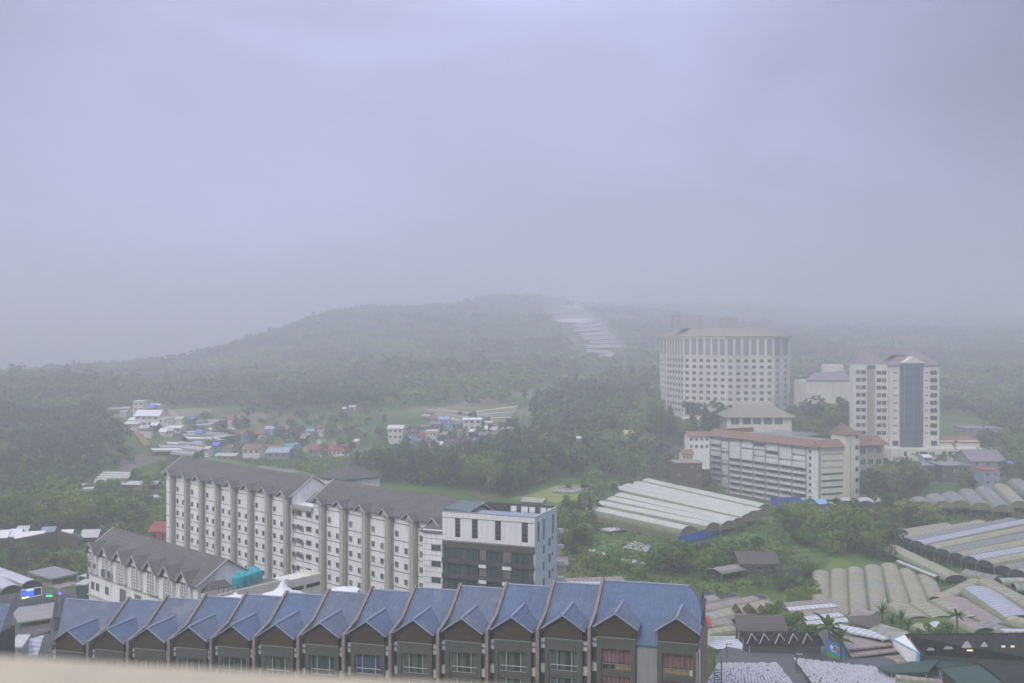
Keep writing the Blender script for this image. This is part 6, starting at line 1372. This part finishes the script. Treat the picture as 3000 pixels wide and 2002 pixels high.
# ------------------------------------------------------------------ trees
def leaf_mat(name, c1, c2, tr=.25):
    m = bpy.data.materials.new(name); m.use_nodes = True; t = m.node_tree; K = t.links.new; b = t.nodes['Principled BSDF']
    b.inputs['Roughness'].default_value = .8; b.inputs['Specular IOR Level'].default_value = .15
    g = nd(t, 'ShaderNodeNewGeometry'); n1 = nd(t, 'ShaderNodeTexNoise', i_Scale=.045, i_Detail=3.0); K(g.outputs['Position'], n1.inputs['Vector'])
    n2 = nd(t, 'ShaderNodeTexNoise', i_Scale=.7, i_Detail=2.0); K(g.outputs['Position'], n2.inputs['Vector'])
    ad = nd(t, 'ShaderNodeMath', operation='ADD'); K(n1.outputs['Fac'], ad.inputs[0]); K(n2.outputs['Fac'], ad.inputs[1])
    mr_ = nd(t, 'ShaderNodeMapRange', i_1=.78, i_2=1.22); K(ad.outputs[0], mr_.inputs['Value'])
    mx = nd(t, 'ShaderNodeMixRGB'); mx.inputs[1].default_value = (*c1, 1); mx.inputs[2].default_value = (*c2, 1); K(mr_.outputs[0], mx.inputs[0]); K(mx.outputs[0], b.inputs['Base Color'])
    tl = nd(t, 'ShaderNodeBsdfTranslucent'); K(mx.outputs[0], tl.inputs[0]); ms = nd(t, 'ShaderNodeMixShader', i_0=tr); K(b.outputs[0], ms.inputs[1]); K(tl.outputs[0], ms.inputs[2])
    K(ms.outputs[0], t.nodes['Material Output'].inputs[0]); return m
LM = [leaf_mat('foliage_deep_green', (.026, .062, .010), (.072, .14, .022)), leaf_mat('foliage_mid_green', (.065, .14, .016), (.14, .24, .034)), leaf_mat('foliage_yellow_green', (.13, .205, .022), (.22, .30, .04)), leaf_mat('foliage_olive', (.050, .070, .020), (.095, .115, .035))]
def lobes_pts(n, rg, rx, rz, zc, nl=7, shell=.35):
    """points spread through a crown of several lobes"""
    c = rg.normal(0, 1, (nl, 3)); c /= np.linalg.norm(c, axis=1)[:, None]; c *= rg.uniform(.25, .75, (nl, 1)); r = rg.uniform(.32, .55, nl)
    k = rg.integers(0, nl, n); d = rg.normal(0, 1, (n, 3)); d /= np.linalg.norm(d, axis=1)[:, None]; p = c[k] + d * (r[k] * (shell + (1 - shell) * rg.random(n) ** .4))[:, None]
    return p * np.array([rx, rx, rz]) + np.array([0, 0, zc])
def conifer_pts(n, rg, rx, h, z0):
    u = 1 - np.sqrt(rg.random(n)); z = z0 + u * h; lay = .75 + .25 * np.cos(u * 38); r = rx * (1 - u) ** .8 * lay * (.5 + .5 * rg.random(n)); a = rg.uniform(0, 6.283, n)
    return np.stack([r * np.cos(a), r * np.sin(a), z], -1)
def quads(P, size, rg, up=.5):
    n = len(P); N = rg.normal(0, 1, (n, 3)); N[:, 2] = np.abs(N[:, 2]) + up; N /= np.linalg.norm(N, axis=1)[:, None]
    T = np.cross(N, rg.normal(0, 1, (n, 3))); T /= np.linalg.norm(T, axis=1)[:, None] + 1e-9; B = np.cross(N, T)
    s = (size * rg.uniform(.6, 1.3, n))[:, None]; e = rg.uniform(.5, .9, (n, 1)); V = np.stack([P - T * s, P - B * s * e, P + T * s, P + B * s * e], 1).reshape(-1, 3)
    return V, np.arange(4 * n).reshape(n, 4)
def crown_mesh(kind, sd_, h):
    rg = np.random.default_rng(sd_)
    if kind == 'broad': P = lobes_pts(900, rg, h * .42, h * .36, h * .64); V, Fq = quads(P, h * .035, rg)
    elif kind == 'bush': P = lobes_pts(420, rg, h * .75, h * .5, h * .5, 5); V, Fq = quads(P, h * .07, rg)
    else: P = conifer_pts(900, rg, h * .22, h * .85, h * .15); V, Fq = quads(P, h * .032, rg, .2)
    return V, Fq
def trunk_mb(h, sd_, r0):
    rr = random.Random(sd_); b = MB(); lean = (rr.uniform(-.05, .05) * h, rr.uniform(-.05, .05) * h); t1 = (lean[0], lean[1], h * .55)
    b.tube((0, 0, -1), t1, r0, 7, 0, r0 * .55); b.tube(t1, (lean[0] * 1.3, lean[1] * 1.3, h * .88), r0 * .5, 5, 0, r0 * .15)
    for k in range(5):
        a = rr.uniform(0, 6.28); z = h * rr.uniform(.32, .6); b.tube((lean[0] * z / h, lean[1] * z / h, z), (math.cos(a) * h * .3, math.sin(a) * h * .3, z + h * .2), r0 * .35, 5, 0, r0 * .1)
    return b
VAR = {}
for kind, hs in (('broad', (1, 2, 3, 4, 5)), ('conifer', (11, 12, 13)), ('bush', (21, 22, 23))):
    for k in hs:
        V, Fq = crown_mesh(kind, k, 1.0); cm = np_mesh('crown_' + kind, V, Fq, LM[k % 4 if kind != 'conifer' else (0, 3, 0)[k % 3]])
        b = trunk_mb(1.0, k, .028 if kind != 'bush' else .02); o = b.build('trunk', M['bark']); VAR.setdefault(kind, []).append((cm, o.data)); bpy.data.objects.remove(o)
def tree(kind, x, y, h, label, cat='tree', group=None, name=None, v=None):
    cm, tm = VAR[kind][(v if v is not None else random.randrange(99)) % len(VAR[kind])]; z = H(x, y)
    r = thing(name or {'broad': 'broadleaf_tree', 'conifer': 'conifer', 'bush': 'bush'}[kind], label, cat, (x, y, z), group)
    rz = random.uniform(0, 6.28); sx = h * random.uniform(.85, 1.2)
    put(tm, 'trunk', r, (x, y, z), rz, (h, h, h)); put(cm, 'crown', r, (x, y, z), rz, (sx, sx, h)); return r
def scatter(poly, n, kinds, h0, h1, label, group, y0=140, cat='tree', sep=3.0):
    xs_ = [p[0] for p in poly]; ys_ = [p[1] for p in poly]; k = 0; tries = 0; got = []; allr = []
    while k < n and tries < n * 30:
        tries += 1; px, py = random.uniform(min(xs_), max(xs_)), random.uniform(min(ys_), max(ys_))
        if not inpoly(np.array([px]), np.array([py]), poly)[0]: continue
        P = hit(px, py, y0)
        if any(math.dist(P[:2], g) < sep for g in got): continue
        got.append(P[:2]); kd = random.choice(kinds); hh = random.uniform(h0, h1); r = tree(kd, P[0], P[1], hh, label, cat, group); allr.append((r, px, py, kd, (hh - h0) / (h1 - h0))); k += 1
    if len(allr) > 3:
        xs_ = sorted(a[1] for a in allr); ys_ = sorted(a[2] for a in allr); m = len(allr); used = {}
        cn = ['far left', 'left', 'inner left', 'near-left middle', 'middle', 'near-right middle', 'inner right', 'right', 'far right']; rn = ['very back', 'back', 'middle depth', 'front', 'very front']
        for r, px, py, kd, hf in allr:
            i = min(8, int(9 * xs_.index(px) / m)); j = min(4, int(5 * ys_.index(py) / m)); sz = 'small' if hf < .33 else 'mid-sized' if hf < .67 else 'large'
            w = {'broad': 'round-crowned', 'bush': 'bushy', 'conifer': 'pointed'}[kd]
            r['label'] = '%s %s %s, %s, %s' % (sz, w, label, cn[i], rn[j])
scatter([(2280, 1535), (2420, 1525), (2560, 1535), (2620, 1600), (2600, 1640), (2420, 1640), (2330, 1600)], 58, ['broad', 'broad', 'bush', 'bush'], 4, 7.8, 'tree in the thicket above the barrels', 'thicket trees between the greenhouses', 240, sep=3)
scatter([(2560, 1480), (2720, 1490), (2730, 1570), (2600, 1560)], 22, ['broad', 'bush'], 4, 8, 'tree below the raised grey arches', 'trees below the raised arches', 260, sep=3)
scatter([(1645, 1520), (1720, 1500), (1740, 1570), (1700, 1640), (1650, 1640)], 26, ['broad', 'conifer', 'bush'], 4, 8, 'tree right of the flat-topped block', 'trees right of the flat-topped block', 230, sep=3)
scatter([(1900, 1640), (2120, 1620), (2280, 1610), (2300, 1660), (2080, 1690), (1900, 1680)], 40, ['bush', 'broad', 'bush'], 2.5, 5.5, 'shrub on the overgrown terraces', 'low trees on the overgrown terraces', 225, 'tree', 3)
scatter([(1700, 1620), (1790, 1650), (1900, 1690), (1700, 1690)], 14, ['bush'], 1.8, 3.2, 'shrub over the townhouse ridge', 'bushes over the terrace ridge', 225, 'bush', 2.5)
scatter([(2540, 1440), (2680, 1430), (2690, 1470), (2550, 1480)], 16, ['broad', 'bush'], 12, 17, 'tree before the balconied block', 'tall trees before the balconied block', 330, sep=5)
scatter([(2320, 1240), (2460, 1235), (2500, 1290), (2340, 1290)], 26, ['broad', 'broad', 'bush'], 9, 15, 'misty tree between the two towers', 'misty trees between the towers', 400, sep=7)
scatter([(1900, 1235), (2120, 1250), (2080, 1330), (1900, 1300)], 20, ['conifer', 'broad'], 9, 15, 'tree at the curved tower foot', 'trees at the foot of the curved tower', 380, sep=6)
scatter([(2860, 1390), (3010, 1380), (3010, 1430), (2760, 1450)], 16, ['broad', 'bush'], 5, 9, 'tree above the raised grey arches', 'trees above the raised arches', 330, sep=4)
scatter([(0, 1620), (230, 1640), (240, 1675), (0, 1680)], 24, ['bush', 'broad'], 2.5, 5, 'bush before the brown fence', 'bushes before the brown fence', 200, 'bush', 3)
scatter([(0, 1500), (240, 1500), (320, 1530), (300, 1570), (150, 1560), (0, 1560)], 48, ['broad', 'broad', 'bush'], 5, 9, 'tree behind the small tents', 'wood edge trees behind the tents', 260, sep=3.5)
scatter([(1000, 1395), (1300, 1430), (1500, 1462), (1640, 1400), (1560, 1400), (1300, 1400)], 50, ['conifer', 'broad', 'broad'], 8, 13, 'tree at the wood edge behind the hotel', 'near edge of the wood behind the hotel', 300, sep=4)
scatter([(2270, 1690), (2390, 1660), (2390, 1780), (2300, 1780)], 16, ['bush', 'broad'], 2.5, 5, 'bush left of the barrel roofs', 'bushes left of the barrel roofs', 190, 'bush', 2.5)
for px, py, Y, h, lb in ((2325, 1835, 172, 6.2, 'spreading dark tree over the white striped roofs'), (2225, 1700, 226, 4.5, 'tree beside the grey-brown hut'), (2360, 1850, 170, 4.2, 'smaller tree at the right of the spreading dark tree'), (2275, 1790, 186, 4.5, 'tree at the top right corner of the brown shed'),
                         (2730, 1858, 166, 4.5, 'dark bushy tree between the palms and the market hall'), (2770, 1850, 168, 4.0, 'dark bush at the right of the palm clump'), (2690, 1868, 160, 3.4, 'dark bush at the foot of the palm clump')):
    P = PY(px, py, Y); z = P[2] - h * .6; cm, tm = VAR['broad'][int(px) % 5]; r = thing('broadleaf_tree', lb, 'tree', (P[0], P[1], z)); put(tm, 'trunk', r, (P[0], P[1], z), 0, (h * 1.1, h * 1.1, h)); put(cm, 'crown', r, (P[0], P[1], z), px, (h * 1.1, h * 1.1, h))
scatter([(600, 1230), (1130, 1200), (1130, 1330), (1000, 1345), (560, 1345)], 70, ['broad', 'bush', 'bush'], 3.5, 8, 'tree among the farm plots', 'trees among the farm plots', 400, 'tree', 7)
scatter([(240, 1440), (480, 1380), (480, 1590), (340, 1590), (260, 1540)], 40, ['broad', 'bush', 'bush'], 3, 6.5, 'tree left of the long hotel', 'trees left of the long hotel', 260, 'tree', 5)
scatter([(1640, 1430), (1960, 1370), (2060, 1400), (1900, 1420), (1700, 1480)], 26, ['broad', 'bush', 'bush'], 2.5, 6, 'tree beyond the milky greenhouse', 'trees beyond the milky greenhouse', 300, 'tree', 5)
scatter([(1130, 1270), (1540, 1240), (1540, 1320), (1150, 1340)], 40, ['broad', 'bush'], 3.5, 7, 'tree among the village houses', 'trees among the village houses', 400, 'tree', 6)
# palms: a trunk and arching fronds
def palm(px, py, Y, hgt, L_, lb, nf=16, spiky=False):
    P = PY(px, py, Y); r = thing('palm', lb, 'palm', (P[0], P[1], P[2] - hgt), 'palms at the lower right'); b = MB(); b.tube((P[0] + .2, P[1], P[2] - hgt), P, .16, 7, 0, .1); b.build('trunk', M['bark'], r)
    b = MB(); rr = random.Random(int(px)); c = Vector(P)
    for k in range(nf):
        a = 6.283 * k / nf + rr.uniform(-.2, .2); el = rr.uniform(.2, 1.3) if not spiky else rr.uniform(-.2, 1.5); l = L_ * rr.uniform(.8, 1.1); prev = c; d = Vector((math.cos(a) * math.cos(el), math.sin(a) * math.cos(el), math.sin(el)))
        sdv = Vector((-math.sin(a), math.cos(a), 0)); n = 6
        for i in range(n):
            q = prev + d * l / n; d = (d + Vector((0, 0, -.28 if not spiky else -.05))).normalized(); w0, w1 = L_ * .13 * math.sin(math.pi * (i + .3) / (n + .6)), L_ * .13 * math.sin(math.pi * (i + 1.3) / (n + .6))
            if spiky: w0, w1 = L_ * .05 * (1 - i / n), L_ * .05 * (1 - (i + 1) / n)
            dr = Vector((0, 0, -w0 * .5)); dr1 = Vector((0, 0, -w1 * .5))
            b.poly([prev, prev + sdv * w0 + dr, q + sdv * max(w1, .01) + dr1, q]); b.poly([prev, q, q - sdv * max(w1, .01) + dr1, prev - sdv * w0 + dr]); prev = q
    b.build('fronds', LM[0], r)
for a in ((2428, 1842, 160, 5, 3.4, 'palm above the top of the blue billboard', 18, False), (2462, 1880, 158, 5, 2.6, 'drooping palm at the right edge of the blue billboard', 12, False), (2585, 1795, 178, 4, 2.6, 'spiky palm left of the palm clump by the barrel roofs', 34, True),
          (2640, 1815, 174, 4, 2.4, 'spiky palm in the middle of the palm clump', 30, True), (2615, 1828, 170, 4, 2.2, 'lower spiky palm in the palm clump', 30, True), (2803, 1805, 170, 4, 1.9, 'small round-headed palm in front of the pinkish tunnel', 16, False), (2660, 1835, 168, 3, 2.2, 'spiky palm at the right of the palm clump', 26, True)): palm(*a)

# far woods that read as one mass
WOODS = {
 'hill': ([(-700, 1330), (-700, 980), (600, 980), (900, 850), (3700, 780), (3700, 1330), (2700, 1330), (2330, 1180), (1900, 1260), (1560, 1330), (1000, 1290), (600, 1230), (330, 1330)], 580, 3900),
 'valley': ([(1010, 1408), (1080, 1370), (1010, 1350), (1140, 1336), (1350, 1338), (1560, 1275), (1560, 1180), (1930, 1150), (1950, 1290), (1960, 1370), (1830, 1405), (1640, 1400), (1500, 1452), (1330, 1432)], 300, 620),
 'left': ([(-700, 1600), (-700, 1150), (420, 1150), (330, 1215), (400, 1300), (420, 1345), (270, 1400), (200, 1460), (330, 1500), (330, 1560), (150, 1555)], 250, 720),
 'right': ([(2660, 1380), (2880, 1340), (2880, 1200), (3400, 1150), (3400, 1400), (3000, 1390)], 360, 760),
 'right_slope': ([(1930, 1400), (1960, 1360), (2080, 1340), (2080, 1440), (2000, 1440)], 300, 460),
}
CLR = [[(1570, 905), (1700, 905), (1850, 1000), (1830, 1065), (1690, 1055), (1640, 980)], [(1500, 1180), (1520, 1150), (1780, 1085), (1800, 1105), (1580, 1180)], [(1130, 1318), (1130, 1205), (1540, 1190), (1545, 1275), (1350, 1318)],
       [(310, 1220), (310, 1195), (700, 1195), (700, 1330), (430, 1350)], [(820, 1335), (820, 1222), (1000, 1222), (1010, 1335)], [(1680, 1290), (1680, 1270), (2100, 1300), (2100, 1335)],
       [(20, 1290), (20, 1275), (230, 1222), (235, 1240)], [(55, 1520), (55, 1490), (125, 1488), (125, 1520)], [(190, 1465), (260, 1425), (480, 1390), (480, 1440), (300, 1450)], [(1790, 1150), (1900, 1108), (1910, 1122), (1800, 1160)]]
def woods(name, poly, y0, y1):
    rg = np.random.default_rng(abs(hash(name)) % 1000 if False else len(name) * 17); Ys = []; y = y0
    Vs, Fs, Ms = [], [], []; nv = 0; cnt = 0
    while y < y1:
        s = np.clip(y / 84, 4.0, 30); yy = y; y += s * 6
        X0, X1 = (min(p[0] for p in poly) - CX) / F * y, (max(p[0] for p in poly) - CX) / F * y
        gx, gy = np.meshgrid(np.arange(X0, X1, s), np.arange(yy, y, s)); gx = (gx + rg.uniform(-.5, .5, gx.shape) * s).ravel(); gy = (gy + rg.uniform(-.5, .5, gy.shape) * s).ravel()
        z = HT(gx, gy); px = CX + gx / gy * F; py = CY - z / gy * F; ok = inpoly(px, py, poly)
        for c in CLR: ok &= ~inpoly(px, py, c)
        dn = vnoise(gx, gy, 26); ok &= rg.random(len(ok)) < np.clip(.97 + dn * (.9 if yy < 700 else .3), .35, 1)
        gx, gy, z = gx[ok], gy[ok], z[ok]; cnt += len(gx); sp = vnoise(gx, gy, 45)
        for i in range(len(gx)):
            h = s * (rg.choice([rg.uniform(.6, 1.0), rg.uniform(1.0, 1.5), rg.uniform(1.5, 2.1)], p=[.35, .5, .15]) if yy < 800 else rg.uniform(.55, .95)); nq = int(np.clip(30000 / yy, 14, 110))
            if yy < 700 and rg.random() < .08: P = conifer_pts(nq, rg, h * .28, h * 1.2, h * .1)
            else: P = lobes_pts(nq, rg, s * .62, h * .42, h * .58, 5)
            V, Fq = quads(P, s * .19 if yy > 700 else s * .15, rg); V += np.array([gx[i], gy[i], z[i]]); Vs.append(V); Fs.append(Fq + nv); nv += len(V); q = sp[i] + rg.normal(0, .16); Ms.append(np.full(len(Fq), 0 if q < -.12 else 3 if q < 0.02 else 1 if q < .22 else 2))
    me = np_mesh('woodland', np.concatenate(Vs), np.concatenate(Fs), LM, mi=np.concatenate(Ms)); o = bpy.data.objects.new('woodland', me); COL.objects.link(o); o['kind'] = 'stuff'
    o['label'] = {'hill': 'misty forest covering the hills', 'valley': 'dense wood behind the hotel', 'left': 'forest on the left valley side', 'right': 'dark misty wood at the right edge', 'right_slope': 'scrub left of the balconied block'}[name]; print('wood', name, cnt, nv // 4)
for k, v in WOODS.items(): woods(k, *v)
# scrub: ground-hugging tufts on the open slopes
def scrub(n, poly, y0, size, label, seed):
    rg = np.random.default_rng(seed); xs_ = [p[0] for p in poly]; ys_ = [p[1] for p in poly]; px = rg.uniform(min(xs_), max(xs_), n); py = rg.uniform(min(ys_), max(ys_), n); ok = inpoly(px, py, poly); px, py = px[ok], py[ok]
    P = []
    yg = _Y[_Y >= y0]
    for a, c in zip(px, py):
        t_ = (a - CX) / F; P.append(hit(a, c, y0))
    P = np.array(P); C_ = np.repeat(P, 14, 0) + rg.normal(0, 1, (len(P) * 14, 3)) * np.array([1.1, 1.1, .35]) + np.array([0, 0, .5]); V, Fq = quads(C_, size, rg, .6)
    me = np_mesh('scrub', V, Fq, LM, mi=np.repeat(rg.choice([1, 2, 3, 1], len(P)), 14)); o = bpy.data.objects.new('scrub', me); COL.objects.link(o); o['kind'] = 'stuff'; o['label'] = label
scrub(1000, [(1640, 1480), (1830, 1410), (1960, 1400), (1960, 1560), (2280, 1540), (2330, 1620), (2400, 1700), (2100, 1740), (1650, 1690)], 215, .45, 'scrub and grass on the central slopes', 1)
scrub(700, [(0, 1650), (240, 1640), (240, 1700), (0, 1690)], 190, .35, 'scrub below the brown fence', 2)
scrub(900, [(240, 1440), (480, 1400), (480, 1600), (330, 1600), (260, 1560)], 230, .4, 'scrub on the slope left of the hotel', 3)
scrub(900, [(680, 1350), (1080, 1345), (1100, 1400), (1000, 1400)], 330, .55, 'scrub between the red roofs and the hotel', 4)
scrub(900, [(2560, 1480), (3000, 1490), (3000, 1560), (2650, 1580)], 240, .4, 'scrub under the raised arches', 5)

# ------------------------------------------------------------------ haze: one closed box of even mist round everything
zmin = float(GZ.min()) - 1.0
hz = MB(); b4 = [(-4300, -320, zmin), (4300, -320, zmin), (4300, 6600, zmin), (-4300, 6600, zmin)]
ztop = max(95.0, float(GZ.max()) + 25)
hz.hexa(b4, [(x, y, ztop) for x, y, z in b4])
hm = bpy.data.materials.new('mist'); hm.use_nodes = True; t = hm.node_tree; t.nodes.clear()
pv = nd(t, 'ShaderNodeVolumePrincipled', i_Density=0.00125, i_Anisotropy=0.55); pv.inputs['Color'].default_value = (0.948, 0.95, 0.962, 1)
oo = nd(t, 'ShaderNodeOutputMaterial'); t.links.new(pv.outputs[0], oo.inputs['Volume'])
h = hz.build('haze', hm); h['kind'] = 'stuff'; h['label'] = 'even mist filling the valley'
print('terrain z', GZ.min(), GZ.max())
